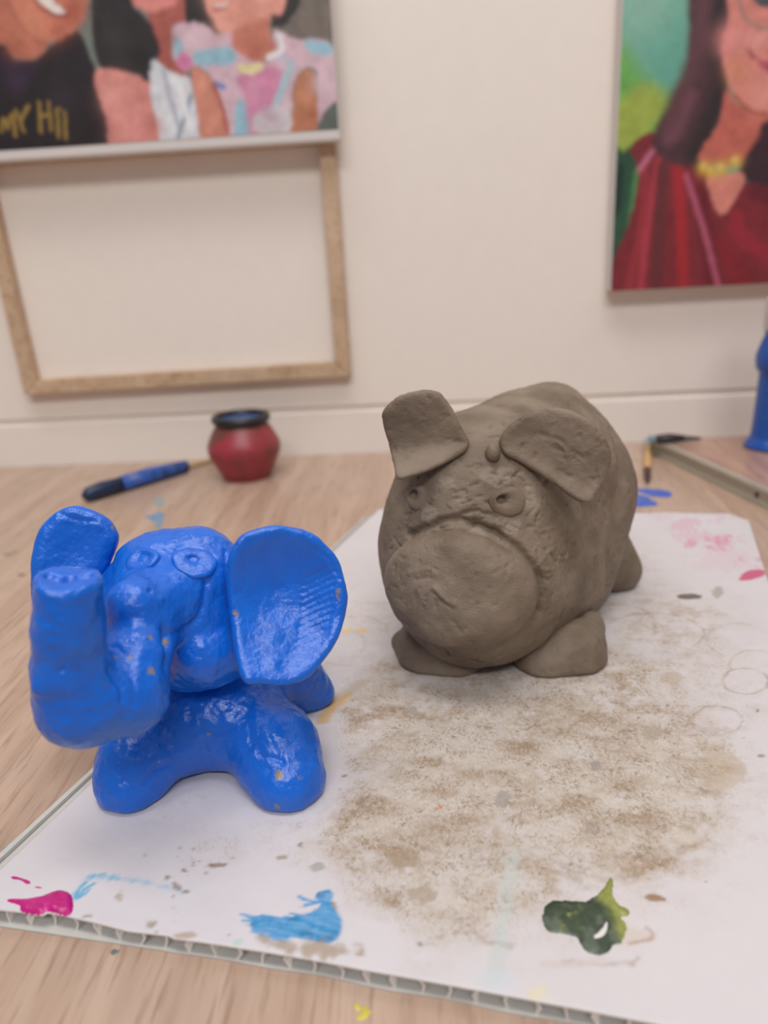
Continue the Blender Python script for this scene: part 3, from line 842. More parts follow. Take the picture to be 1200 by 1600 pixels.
def paint_blob(name, pts, z0, thick, mat, parent, res=0.00035, colfn=None, lump=0.35, smooth=True, rag=0.0, seed=0):
    """thick dried paint: a domed patch on a level surface"""
    q = np.array([onz(p[0], p[1], z0)[:2] for p in pts])
    if smooth: q = cr(q, 5)
    lo = q.min(0)-3*res; hi = q.max(0)+3*res
    nx, ny = [int((hi[a]-lo[a])/res)+2 for a in (0, 1)]
    X, Y = np.meshgrid(np.linspace(lo[0], hi[0], nx), np.linspace(lo[1], hi[1], ny), indexing='ij')
    P = np.stack([X.ravel(), Y.ravel()], 1); P3 = np.c_[P, np.zeros(len(P))]
    d = sd_poly(P, q)+rag*fbm(P3, 900, 3, seed+5)
    h = thick*np.sqrt(np.clip(-d/0.0016, 0, 1))*(1+lump*fbm(P3, 260, 3, seed)+0.4*lump*fbm(P3, 900, 2, seed+8))
    z = z0-0.0002+h+0.0002*(d < 0)
    keep = d < res*0.9
    ii = np.arange(nx*ny).reshape(nx, ny)
    Qx = np.stack([ii[:-1, :-1], ii[1:, :-1], ii[1:, 1:], ii[:-1, 1:]], -1).reshape(-1, 4)
    Qx = Qx[keep[Qx].all(1)]
    used = np.unique(Qx); mp = np.full(nx*ny, -1); mp[used] = np.arange(len(used))
    V = np.c_[P, z][used]
    me = np_mesh(name, V, mp[Qx])
    if colfn is not None: color_attr(me, 'paint', np.clip(colfn(P3[used], d[used]), 0, 1))
    return link(name, me, parent, [mat])


M_paintattr = attr_mat('dried_paint', 'paint', 0.32, 0.5, 1500, 0.2, 0.0002)


def magenta_c(P, d):
    t = sstep(-.2, .5, fbm(P, 300, 3, 3))[:, None]; return lin((186, 16, 116))[None]*(1-t)+lin((208, 42, 148))[None]*t


mg = [(11, 1408), (20, 1405), (45, 1404), (66, 1400), (84, 1393), (96, 1391), (110, 1397), (114, 1408), (113, 1424), (106, 1431), (92, 1428), (74, 1424), (64, 1429), (34, 1424), (30, 1415)]
tag(paint_blob('magenta_paint', mg, BT, .0009, M_paintattr, board, colfn=magenta_c, lump=.5), 'thick glossy magenta paint at front left corner')
for j, pts in enumerate(([(17, 1370), (24, 1369), (34, 1372), (46, 1376), (48, 1380), (42, 1382), (32, 1376), (20, 1374)], [(54, 1385), (64, 1386), (66, 1388), (58, 1388)])):
    paint_blob('magenta_paint', pts, BT, .0003, M_paintattr, board, colfn=magenta_c, res=.0002)


def green_c(P, d):
    n1 = fbm(P, 260, 3, 13); n2 = fbm(P, 900, 3, 19)
    base = lin((56, 70, 54))[None]*(1+0.25*n2[:, None])
    px = P[:, :2]-onz(945, 1440, BT)[:2]
    right = sstep(.000, .004, px[:, 0]+0.002*n1+.25*px[:, 1])
    col_ = base*(1-right[:, None])+lin((140, 144, 74))[None]*(1+.3*n2[:, None])*right[:, None]
    q = P[:, :2]-onz(890, 1440, BT)[:2]
    yl = np.exp(-((q[:, 0]-.3*q[:, 1])/.0022)**2-(q[:, 1]/.006)**2)*sstep(-.25, .25, n1+.4*n2)
    col_ = col_*(1-yl[:, None])+lin((140, 146, 80))[None]*yl[:, None]
    gr = sstep(.05, .4, n1)*(1-right)*.55
    return col_*(1-gr[:, None])+lin((104, 112, 100))[None]*gr[:, None]


gr = [(847, 1432), (854, 1414), (868, 1407), (890, 1408), (915, 1408), (930, 1400), (942, 1388), (953, 1372), (958, 1380), (958, 1398), (966, 1412), (984, 1424), (980, 1432), (968, 1434), (978, 1444), (976, 1460), (970, 1474), (958, 1476), (952, 1486), (942, 1492), (920, 1488), (908, 1476), (900, 1464), (880, 1460), (860, 1458), (850, 1446)]
tag(paint_blob('green_paint', gr, BT, .0006, M_paintattr, board, colfn=green_c, lump=.4, rag=.0004), 'dark green and yellow-green paint patch at front right')
gap = [(928, 1462), (940, 1452), (949, 1438), (948, 1454), (940, 1464), (930, 1467)]
paint_blob('paint_gap', gap, BT+.0006, .0004, simple('white_paint', (224, 218, 216), .4), board)


# paint marks on the table
def flat_c(c, c2=None):
    def f(P, d):
        t = sstep(-.3, .4, fbm(P, 350, 3, 23))[:, None]
        return lin(c)[None]*(1-t)+lin(c2 or c)[None]*t
    return f


for nm, pts, c, c2, lb in (
        ('paint_stain', [(940, 778), (985, 772), (1005, 774), (1018, 780), (1028, 788), (1018, 791), (960, 792)], (36, 84, 184), (60, 104, 196), 'bright blue paint smear behind the white board'),
        ('paint_stain', [(985, 764), (1018, 764), (1040, 766), (1050, 771), (1046, 777), (1020, 776), (1004, 771)], (44, 84, 186), (60, 100, 190), 'blue paint streak beside the brush tip'),
        ('paint_stain', [(224, 806), (238, 805), (246, 800), (256, 802), (254, 816), (246, 824), (238, 814)], (96, 138, 176), (130, 156, 174), 'faded blue paint mark behind the elephant'),
        ('paint_stain', [(238, 780), (254, 776), (258, 790), (246, 792)], (140, 158, 164), (164, 160, 150), None),
        ('paint_stain', [(552, 1572), (562, 1568), (568, 1574), (576, 1572), (576, 1586), (568, 1592), (556, 1592), (560, 1582)], (206, 192, 62), (196, 176, 90), 'yellow paint mark at the table front'),
        ('paint_stain', [(4, 866), (16, 861), (28, 858), (26, 863), (12, 870)], (150, 132, 112), (164, 144, 122), None),
        ('paint_stain', [(28, 897), (38, 895), (40, 899), (30, 902)], (140, 122, 104), (150, 130, 110), None),
        ('paint_stain', [(172, 1486), (184, 1482), (188, 1487), (178, 1492)], (104, 112, 118), (130, 126, 122), None),
        ('paint_stain', [(2, 1330), (12, 1318), (26, 1308), (20, 1320), (6, 1338)], (118, 150, 164), (150, 160, 160), 'pale blue smear at the board edge')):
    o = paint_blob(nm, pts, 0.0, .00025, M_paintattr, table, res=.0004, colfn=flat_c(c, c2), rag=.001)
    if lb: o['label'] = lb

# ------------------------------------------------------------------ back table objects
# red clay pot
pc = onz(381, 752)
dep = -(RM.T @ (pc-EYE))[2]; s = dep/F_PX
pot = thing('clay_pot', 'small red painted clay pot with black rim near the back wall', 'pot', pc)
pc = pc+np.array([0, 0.015, 0])


def pot_mat():
    m, nt, b = mat_new('worn_red_paint')
    tc = N(nt, 'ShaderNodeTexCoord'); nz = N(nt, 'ShaderNodeTexNoise'); nz.inputs['Scale'].default_value = 45; nz.inputs['Detail'].default_value = 5
    nt.links.new(tc.outputs['Object'], nz.inputs['Vector'])
    r = N(nt, 'ShaderNodeValToRGB'); e = r.color_ramp.elements
    e[0].position = .36; e[0].color = rgba((104, 64, 54)); e[1].position = .58; e[1].color = rgba((156, 54, 66))
    k = e.new(.46); k.color = rgba((138, 54, 56))
    nt.links.new(nz.outputs['Fac'], r.inputs[0]); nt.links.new(r.outputs[0], b.inputs['Base Color'])
    b.inputs['Roughness'].default_value = .38
    return m


R0 = 57*s
prof = [(0, .0008), (R0*.60, .0004), (R0*.66, .002), (R0*.80, .0095), (R0*.96, .0205), (R0*1.0, .0265), (R0*.96, .032), (R0*.82, .0405), (R0*.70, .0465), (R0*.68, .0475), (R0*.60, .047), (R0*.60, .040), (R0*.8, .03), (R0*.6, .006), (0, .005)]
lathe('pot_body', [(float(r), float(h)) for r, h in cr(np.array(prof), 5, False)], pc, pot_mat(), pot, 72, None, .006)
M_black = simple('black_glaze', (40, 40, 46), .3, .5, .2, 300, .0004, .4)
rim = [(R0*.66, .0455), (R0*.72, .0470), (R0*.79, .0490), (R0*.80, .0520), (R0*.76, .0540), (R0*.68, .0542), (R0*.62, .0525), (R0*.60, .0480), (R0*.66, .0455)]
tag(lathe('rim', [(float(r), float(h)) for r, h in cr(np.array(rim), 4, False)], pc, M_black, pot, 72, None, .006), 'black glazed rim')
tag(lathe('paint_inside', [(0, .0508), (R0*.3, .0510), (R0*.63, .0506), (R0*.63, .0490)], pc, simple('blue_wash', (62, 94, 146), .25, .5, .3, 150, .0006, .5), pot, 48), 'blue paint inside the pot mouth')


def tube(name, pts, radii, mat, parent=None, seg=16, flat=1.0):
    """swept round bar; flat squashes it vertically"""
    pts = [np.asarray(p, dtype=float) for p in pts]; V = []; Q = []
    n = len(pts)
    for i_, p in enumerate(pts):
        t = pts[min(i_+1, n-1)]-pts[max(i_-1, 0)]; t = t/np.linalg.norm(t)
        sd = np.cross(t, [0, 0, 1]); sd = sd/np.linalg.norm(sd); up = np.cross(sd, t)
        for k_ in range(seg):
            a_ = 2*math.pi*k_/seg
            V.append(p+radii[i_]*(math.cos(a_)*sd+flat*math.sin(a_)*up))
    for i_ in range(n-1):
        for k_ in range(seg):
            k2 = (k_+1) % seg; Q.append((i_*seg+k_, i_*seg+k2, (i_+1)*seg+k2, (i_+1)*seg+k_))
    bm = bmesh.new(); vs = [bm.verts.new(v) for v in V]
    for q_ in Q: bm.faces.new([vs[x] for x in q_])
    bm.faces.new(vs[:seg][::-1]); bm.faces.new(vs[-seg:])
    return bm_obj(name, bm, mat, parent, True)


# big blue-stained brush beside the pot
a = onz(133, 786); b2 = onz(292, 738); c3 = onz(345, 722)
br = thing('paintbrush', 'blue paint covered brush lying on the table left of the red pot', 'paintbrush', a, 'paintbrushes')


def bluebrush():
    m, nt, b = mat_new('blue_stained_handle')
    tc = N(nt, 'ShaderNodeTexCoord'); nz = N(nt, 'ShaderNodeTexNoise'); nz.inputs['Scale'].default_value = 110; nz.inputs['Detail'].default_value = 4
    nt.links.new(tc.outputs['Object'], nz.inputs['Vector'])
    r = N(nt, 'ShaderNodeValToRGB'); e = r.color_ramp.elements
    e[0].position = .38; e[0].color = rgba((34, 52, 92)); e[1].position = .54; e[1].color = rgba((46, 96, 186)); k = e.new(.7); k.color = rgba((92, 96, 130))
    nt.links.new(nz.outputs['Fac'], r.inputs[0]); nt.links.new(r.outputs[0], b.inputs['Base Color']); b.inputs['Roughness'].default_value = .45
    return m


dv = (b2-a)
def up(p, z): return np.array([p[0], p[1], z])
tube('bristles', [up(a, .0040), up(a+dv*.04, .0060), up(a+dv*.16, .0068), up(a+dv*.34, .0066)], [.0036, .0058, .0066, .0062], simple('dark_wet_bristles', (26, 44, 76), .35, .5, .4, 600, .0006, .4), br)
tag(br.children[0], 'dark blue paint soaked bristles')
tube('ferrule', [up(a+dv*.34, .0066), up(a+dv*.6, .0070), up(a+dv*1.0, .0056)], [.0064, .0068, .0054], bluebrush(), br)
tube('handle', [up(a+dv*1.0, .0050), up(b2+(c3-b2)*.35, .0046), up(c3, .0040), up(c3+(c3-b2)*.6, .0032)], [.0028, .0024, .0022, .0018], simple('bare_brush_wood', (176, 146, 104), .5, .4, 0, 100, .001, .12), br)

# small brush near the slab corner
t0 = onz(1012, 757); t1 = onz(1011, 739); t2 = onz(1012, 704); t3 = onz(1013, 688)
sb = thing('paintbrush', 'small tan brush with dark red tip pointing at the blue smear behind the pig', 'paintbrush', t0, 'paintbrushes')
tag(tube('bristles', [up(t0, .0016), up(t0+(t1-t0)*.4, .0026), up(t1, .003)], [.0008, .0026, .0026], simple('dark_red_bristles', (78, 46, 48), .6), sb), 'dark red bristles')
tag(tube('handle', [up(t1, .003), up(t2, .0034)], [.0032, .0034], simple('tan_brush_handle', (198, 158, 104), .45), sb), 'tan handle')
tag(tube('handle_end', [up(t2, .0034), up(t2+(t3-t2)*.6, .0036)], [.0036, .0032], simple('pale_blue_band', (140, 158, 172), .4), sb), 'pale blue end band')

# aluminium edged slab on the right
ST = 0.0125
e0 = onz(1030, 692, ST); e1 = onz(1200, 768, ST); ed = (e1-e0)/np.linalg.norm(e1-e0); en = np.array([-ed[1], ed[0], 0])
if en[0] < 0: en = -en
e0b = e0.copy(); k_ = 0.40
slab = thing('edged_panel', 'brown wood-look panel with grey metal edging at right, under the blue bottle', 'panel', up(e0b, 0))


def prism(bm, quad, z0, z1):
    a_ = [bm.verts.new((p[0], p[1], z0)) for p in quad]; b_ = [bm.verts.new((p[0], p[1], z1)) for p in quad]
    bm.faces.new(a_[::-1]); bm.faces.new(b_)
    n_ = len(quad)
    for i_ in range(n_): bm.faces.new((a_[i_], a_[(i_+1) % n_], b_[(i_+1) % n_], b_[i_]))


far = float(onz(1019, 685, ST)[1])
sfar = (far-e0[1])/ed[1]
p0 = e0+ed*sfar; p1 = e0+ed*k_
p2 = p1+en*0.5; p3 = p0+en*0.5; p3[1] = min(p3[1], far)
p3 = np.array([p0[0]+0.5, far, 0])
bm = bmesh.new(); inn = 0.0005
prism(bm, [p0+en*.004, p1+en*.004, p2, p3], 0.0005, ST-0.0012)
bm_obj('panel_top', bm, M_slabtop, slab)
M_alu = simple('grey_edge_metal', (176, 168, 154), .38, .5, .1, 300, .0004, .06, metallic=.15)
bm = bmesh.new()
prism(bm, [p0, p1, p1+en*.0058, p0+en*.0058], ST-0.0030, ST)
prism(bm, [p0-en*.0006, p1-en*.0006, p1+en*.0040, p0+en*.0040], 0.0, 0.0030)
prism(bm, [p0+en*.0014, p1+en*.0014, p1+en*.0040, p0+en*.0040], 0.0030, ST-0.0030)
bm_obj('edge_strip', bm, M_alu, slab)
sp = onz(1178, 774, .006); spt = sp+(-en*0.001)
q = e0+ed*np.dot(sp-e0, ed)
lathe('edge_screw', [(0, .0008), (.0016, .0008), (.002, .0003), (.002, -.001)], np.array([q[0], q[1], .0062])+en*.0014, simple('screw_dark', (60, 62, 60), .4), slab, 20, np.stack([ed, np.array([0, 0, 1.]), -en], 1))

# dark pen lying on the panel corner
za = ST
k0, k1, k2, k3 = [onz(x_, y_, za+.003)+np.array([0, -.001, 0]) for x_, y_ in ((1014, 688), (1024, 688), (1066, 685), (1094, 683))]
pn = thing('black_pen', 'black pen-like tool lying across the far corner of the brown panel', 'pen', up(k1, za))
tube('pen_body', [up(k1, za+.0040), up((k1+k2)/2, za+.0042), up(k2, za+.0034)], [.0036, .0042, .0030], simple('black_plastic', (52, 46, 46), .5), pn)
tube('pen_tip', [up(k2, za+.0034), up(k3, za+.0022)], [.0028, .0012], simple('grey_tip', (84, 76, 72), .5), pn)
tag(tube('pen_cap', [up(k0, za+.0038), up(k1, za+.0040)], [.0032, .0036], simple('pale_blue_cap', (120, 140, 152), .5), pn), 'pale blue grey end')

# blue bottle
bz = ST-0.0012
bc = onz(1217, 704, bz)
bd = -(RM.T @ (bc-EYE))[2]; s = bd/F_PX
bot = thing('paint_bottle', 'blue plastic paint bottle with white cap at right edge of the picture', 'bottle', bc)
bc = bc+np.array([0, .012, 0])


def bh(py):  # height of an image row at the bottle
    return float(ony(1222, py, bc[1])[2]-bz)


M_blueplastic = simple('blue_plastic', (28, 82, 168), .32, .5, .05, 200, .0004, .05)
prof = [(0, .0005), (38*s, .0005), (42*s, .002), (42*s, bh(694)), (38*s, bh(686)), (34*s, bh(677)), (32*s, bh(640)), (31*s, bh(600)), (31*s, bh(582)), (36*s, bh(574)), (38*s, bh(556)), (34*s, bh(540)), (31*s, bh(530)), (28*s, bh(522)), (27*s, bh(508)), (0, bh(507))]
lathe('bottle_body', [(float(r), float(h)) for r, h in cr(np.array(prof), 4, False)], bc, M_blueplastic, bot, 64)
prof = [(29*s, bh(515)), (31*s, bh(512)), (31*s, bh(472)), (29*s, bh(464)), (18*s, bh(458)), (14*s, bh(440)), (10*s, bh(415)), (0, bh(413))]
tag(lathe('cap', prof, bc, simple('white_plastic', (206, 204, 204), .4), bot, 48), 'white cap')


# ------------------------------------------------------------------ clay modelling: distance fields + surface nets
def rcone(P, a, b, ra, rb):
    a = np.asarray(a); b = np.asarray(b); e = b-a; w = P-a
    t = np.clip((w @ e)/(e @ e+1e-20), 0, 1)
    return np.linalg.norm(w-t[:, None]*e, axis=1)-(ra+(rb-ra)*t)


def ellip(P, c, rad, A=None):
    w = P-np.asarray(c)
    if A is not None: w = w @ A
    rad = np.asarray(rad)
    k0 = np.linalg.norm(w/rad, axis=1); k1 = np.linalg.norm(w/(rad*rad), axis=1)
    return k0*(k0-1)/(k1+1e-9)


def smin(a, b, k):
    h = np.clip(0.5+0.5*(b-a)/k, 0, 1); return b*(1-h)+a*h-k*h*(1-h)


def smax(a, b, k): return -smin(-a, -b, k)


def plate(P, o, A, poly, half, rnd, bend):
    """rounded clay slab: outline poly in plane coords (u,v), normal = A[:,2]"""
    L = (P-o) @ A
    w = L[:, 2]-bend(L[:, 0], L[:, 1])
    d2 = sd_poly(L[:, :2], poly)+rnd; dw = np.abs(w)-half+rnd
    return np.minimum(np.maximum(d2, dw), 0)+np.sqrt(np.maximum(d2, 0)**2+np.maximum(dw, 0)**2)-rnd


def surface_net(fn, lo, hi, h):
    lo = np.asarray(lo)-2*h; hi = np.asarray(hi)+2*h
    n = np.ceil((hi-lo)/h).astype(int)+1
    # coarse pass to skip empty space
    xs = [lo[a]+h*np.arange(n[a]) for a in range(3)]
    val = np.empty(n, dtype=np.float32)
    cs = 6
    nc = -(-n//cs)
    cc = [lo[a]+h*(np.arange(nc[a])*cs+(cs-1)/2) for a in range(3)]
    X = np.stack(np.meshgrid(*cc, indexing='ij'), -1).reshape(-1, 3)
    cv_ = fn(X); rad_ = h*cs*0.95*1.5+0.0015
    val[:] = np.repeat(np.repeat(np.repeat(cv_.reshape(nc), cs, 0), cs, 1), cs, 2)[:n[0], :n[1], :n[2]]
    act = np.argwhere((np.abs(cv_) < rad_).reshape(nc))
    off = np.stack(np.meshgrid(*[np.arange(cs)]*3, indexing='ij'), -1).reshape(-1, 3)
    for s_ in range(0, len(act), 6000):
        I = (act[s_:s_+6000, None, :]*cs+off[None]).reshape(-1, 3)
        I = I[(I < n).all(1)]
        val[I[:, 0], I[:, 1], I[:, 2]] = fn(lo+h*I)
    ins = val < 0
    c8 = [(a, b, c) for a in (0, 1) for b in (0, 1) for c in (0, 1)]
    cnt = sum(ins[a:n[0]-1+a, b:n[1]-1+b, c:n[2]-1+c].astype(np.int8) for a, b, c in c8)
    cells = np.argwhere((cnt > 0) & (cnt < 8))
    S = np.zeros((len(cells), 3)); K = np.zeros(len(cells))
    for a in c8:
        for ax in range(3):
            if a[ax]: continue
            b = list(a); b[ax] = 1
            ia = cells+np.array(a); ib = cells+np.array(b)
            va = val[ia[:, 0], ia[:, 1], ia[:, 2]]; vb = val[ib[:, 0], ib[:, 1], ib[:, 2]]
            m = (va < 0) != (vb < 0)
            t = np.where(m, va/(va-vb+1e-20), 0)
            p = np.tile(np.array(a, dtype=float), (len(cells), 1)); p[:, ax] += t
            S += np.where(m[:, None], p, 0); K += m
    V = lo+h*(cells+S/K[:, None])
    idx = np.full(n-1, -1, dtype=np.int64); idx[cells[:, 0], cells[:, 1], cells[:, 2]] = np.arange(len(cells))
    quads = []
    for ax in range(3):
        o1, o2 = [(1, 2), (2, 0), (0, 1)][ax]
        sl0 = [slice(1, -1)]*3; sl1 = [slice(1, -1)]*3
        sl0[ax] = slice(0, n[ax]-1); sl1[ax] = slice(1, n[ax])
        A_, B_ = ins[tuple(sl0)], ins[tuple(sl1)]
        E = np.argwhere(A_ != B_)
        flip = A_[E[:, 0], E[:, 1], E[:, 2]]
        base = E+1; base[:, ax] -= 1
        d1 = np.zeros(3, int); d1[o1] = 1; d2 = np.zeros(3, int); d2[o2] = 1
        q_ = []
        for dlt in (-d1-d2, -d2, 0*d1, -d1):
            c_ = base+dlt; q_.append(idx[c_[:, 0], c_[:, 1], c_[:, 2]])
        q_ = np.stack(q_, 1)
        q_[~flip] = q_[~flip][:, ::-1]
        quads.append(q_)
    Q = np.concatenate(quads); Q = Q[(Q >= 0).all(1)]
    return V, Q


def vnormals(V, Q):
    fnm = np.cross(V[Q[:, 2]]-V[Q[:, 0]], V[Q[:, 3]]-V[Q[:, 1]])
    Nn = np.zeros_like(V)
    for c_ in range(4): np.add.at(Nn, Q[:, c_], fnm)
    return Nn/(np.linalg.norm(Nn, axis=1)[:, None]+1e-20)


def relax(V, Q, it=2):
    n = len(V)
    for _ in range(it):
        S = np.zeros_like(V); K = np.zeros(n)
        for c_ in range(4):
            a_ = Q[:, c_]; b_ = Q[:, (c_+1) % 4]
            np.add.at(S, a_, V[b_]); np.add.at(K, a_, 1); np.add.at(S, b_, V[a_]); np.add.at(K, b_, 1)
        V = V*0.5+0.5*S/K[:, None]
    return V


class Clay:
    """one modelled lump: mesh of a distance field, with dents, cracks and pressed lines"""
    def __init__(self, fn, lo, hi, h):
        self.V, self.Q = surface_net(fn, lo, hi, h)
        self.V = relax(self.V, self.Q, 2)
        self.N = vnormals(self.V, self.Q)
        self.mark = np.zeros(len(self.V)); self.off = np.zeros(len(self.V))
        self.bvh = None

    def lumps(self, amp, scale, octv=3, seed=0):
        self.off += amp*fbm(self.V, scale, octv, seed)

    def pits(self, amp, scale, thr, seed=0):
        self.off -= amp*sstep(thr, thr+.25, fbm(self.V, scale, 2, seed))

    def hit(self, px, py):
        if self.bvh is None:
            self.bvh = BVHTree.FromPolygons([tuple(v) for v in self.V], [tuple(q) for q in self.Q.tolist()])
        d = ray(px, py); d = d/np.linalg.norm(d)
        r = self.bvh.ray_cast(Vector(EYE), Vector(d))
        return (None, None) if r[0] is None else (np.array(r[0]), np.array(r[1]))

    def stroke(self, pts, w, depth, smooth=True, rough=0.0, seed=0):
        P = [self.hit(*p)[0] for p in pts]; P = [p for p in P if p is not None]
        if len(P) < 2: return
        P = np.array(P)
        if smooth and len(P) > 2: P = cr(P, 5, False)
        near = np.where(((self.V > P.min(0)-4*w) & (self.V < P.max(0)+4*w)).all(1))[0]
        Vn = self.V[near]+rough*np.stack([fbm(self.V[near], 500, 3, seed), fbm(self.V[near], 500, 3, seed+3), fbm(self.V[near], 500, 3, seed+6)], 1)
        d = sd_line(Vn, P)
        self.off[near] -= depth*np.exp(-(d/w)**2)

    def dent(self, px, py, r, depth):
        p, _ = self.hit(px, py)
        if p is None: return
        d = np.linalg.norm(self.V-p, axis=1); self.off -= depth*np.exp(-(d/r)**2)

    def bare(self, px, py, r, seed=0):
        p, _ = self.hit(px, py)
        if p is None: return
        d = np.linalg.norm(self.V-p, axis=1)+0.8*r*fbm(self.V, 0.9/r, 2, seed)
        self.mark = np.maximum(self.mark, sstep(r, r*.6, d))

    def finish(self, floor=None):
        V = self.V+self.N*self.off[:, None]
        if floor is not None: V[:, 2] = np.maximum(V[:, 2], floor)
        self.V = V; self.N = vnormals(V, self.Q); return self

    def obj(self, name, parent, mat, faces=None):
        Q = self.Q if faces is None else self.Q[faces]
        used = np.unique(Q); mp = np.full(len(self.V), -1, dtype=np.int64); mp[used] = np.arange(len(used))
        me = np_mesh(name, self.V[used], mp[Q])
        float_attr(me, 'bare', self.mark[used])
        if faces is not None:
            me.normals_split_custom_set_from_vertices([tuple(v) for v in self.N[used]])
        return link(name, me, parent, [mat])


def bounds(prims, m=0.006):
    lo = np.min([np.asarray(p)-r for p, r in prims], 0)-m; hi = np.max([np.asarray(p)+r for p, r in prims], 0)+m
    return lo, hi


def frame_of(n, hint=(1, 0, 0)):
    n = np.asarray(n, dtype=float); n = n/np.linalg.norm(n)
    u = np.asarray(hint, dtype=float); u = u-n*np.dot(u, n); u = u/np.linalg.norm(u)
    return np.stack([u, np.cross(n, u), n], 1)


def ear(outline, o, n, half, rnd, bend, h, hint=(1, 0, 0), smooth=True):
    A = frame_of(n, hint)
    pl = np.array([((onplane(p[0], p[1], o, A[:, 2])-o) @ A)[:2] for p in outline])
    if smooth: pl = cr(pl, 4)
    r = np.abs(pl).max()*1.05
    cor = np.array([o+A @ np.array([x, y, z]) for x in (pl[:, 0].min(), pl[:, 0].max()) for y in (pl[:, 1].min(), pl[:, 1].max()) for z in (-half-.004, half+.012)])
    return Clay(lambda P: plate(P, o, A, pl, half, rnd, bend), cor.min(0)-.003, cor.max(0)+.003, h), A


def pressed_eye(name, clay, px, py, rx, ry, prof, mat, parent, hole=None):
    """pellet pressed on the surface, with a poked pupil; prof in units of its mean radius"""
    p, n = clay.hit(px, py)
    A = frame_of(n, RM[:, 0])
    dep_ = -(RM.T @ (p-EYE))[2]; su = dep_/F_PX
    r = 0.5*(rx+ry)*su
    V = []; Q = []; seg = 40; hx, hy = hole or (0, 0)
    for j, (rr, hh) in enumerate(prof):
        sh = (1-rr) if rr < 0.8 else 0.0
        for k_ in range(seg):
            a_ = 2*math.pi*k_/seg
            wob = 1+0.05*math.sin(2*a_+px)+0.035*math.sin(3*a_+py)+.02*math.sin(7*a_)
            V.append(p+A @ np.array([(rr*math.cos(a_)*wob+hx*sh)*rx*su, (rr*math.sin(a_)*wob+hy*sh)*ry*su, hh*r]))
    for j in range(len(prof)-1):
        for k_ in range(seg):
            k2_ = (k_+1) % seg; Q.append((j*seg+k_, j*seg+k2_, (j+1)*seg+k2_, (j+1)*seg+k_))
    V = np.array(V); me = np_mesh(name, V+0.00012*np.stack([fbm(V, 600, 2, 1), fbm(V, 600, 2, 2), fbm(V, 600, 2, 3)], 1), Q)
    float_attr(me, 'bare', np.zeros(len(V)))
    return link(name, me, parent, [mat])


def blue_mat():
    m, nt, b = mat_new('glossy_blue_paint_on_clay')
    at = N(nt, 'ShaderNodeAttribute'); at.attribute_name = 'bare'
    tc = N(nt, 'ShaderNodeTexCoord')
    n1 = N(nt, 'ShaderNodeTexNoise'); n1.inputs['Scale'].default_value = 160; n1.inputs['Detail'].default_value = 4
    n2 = N(nt, 'ShaderNodeTexNoise'); n2.inputs['Scale'].default_value = 650; n2.inputs['Detail'].default_value = 4; n2.inputs['Roughness'].default_value = .6
    for n_ in (n1, n2): nt.links.new(tc.outputs['Object'], n_.inputs['Vector'])
    mx = N(nt, 'ShaderNodeMix', data_type='RGBA'); mx.inputs[6].default_value = rgba((10, 88, 194)); mx.inputs[7].default_value = rgba((18, 110, 222))
    nt.links.new(n1.outputs['Fac'], mx.inputs[0])
    m2 = N(nt, 'ShaderNodeMix', data_type='RGBA'); m2.inputs[7].default_value = rgba((136, 120, 104))
    nt.links.new(at.outputs['Fac'], m2.inputs[0]); nt.links.new(mx.outputs[2], m2.inputs[6]); nt.links.new(m2.outputs[2], b.inputs['Base Color'])
    b.inputs['Roughness'].default_value = .24
    b.inputs['Specular IOR Level'].default_value = .55
    bp = N(nt, 'ShaderNodeBump'); bp.inputs['Strength'].default_value = .55; bp.inputs['Distance'].default_value = .0011
    b2_ = N(nt, 'ShaderNodeBump'); b2_.inputs['Strength'].default_value = .6; b2_.inputs['Distance'].default_value = .0004
    nt.links.new(n1.outputs['Fac'], bp.inputs['Height']); nt.links.new(n2.outputs['Fac'], b2_.inputs['Height'])
    nt.links.new(bp.outputs['Normal'], b2_.inputs['Normal']); nt.links.new(b2_.outputs['Normal'], b.inputs['Normal'])
    return m


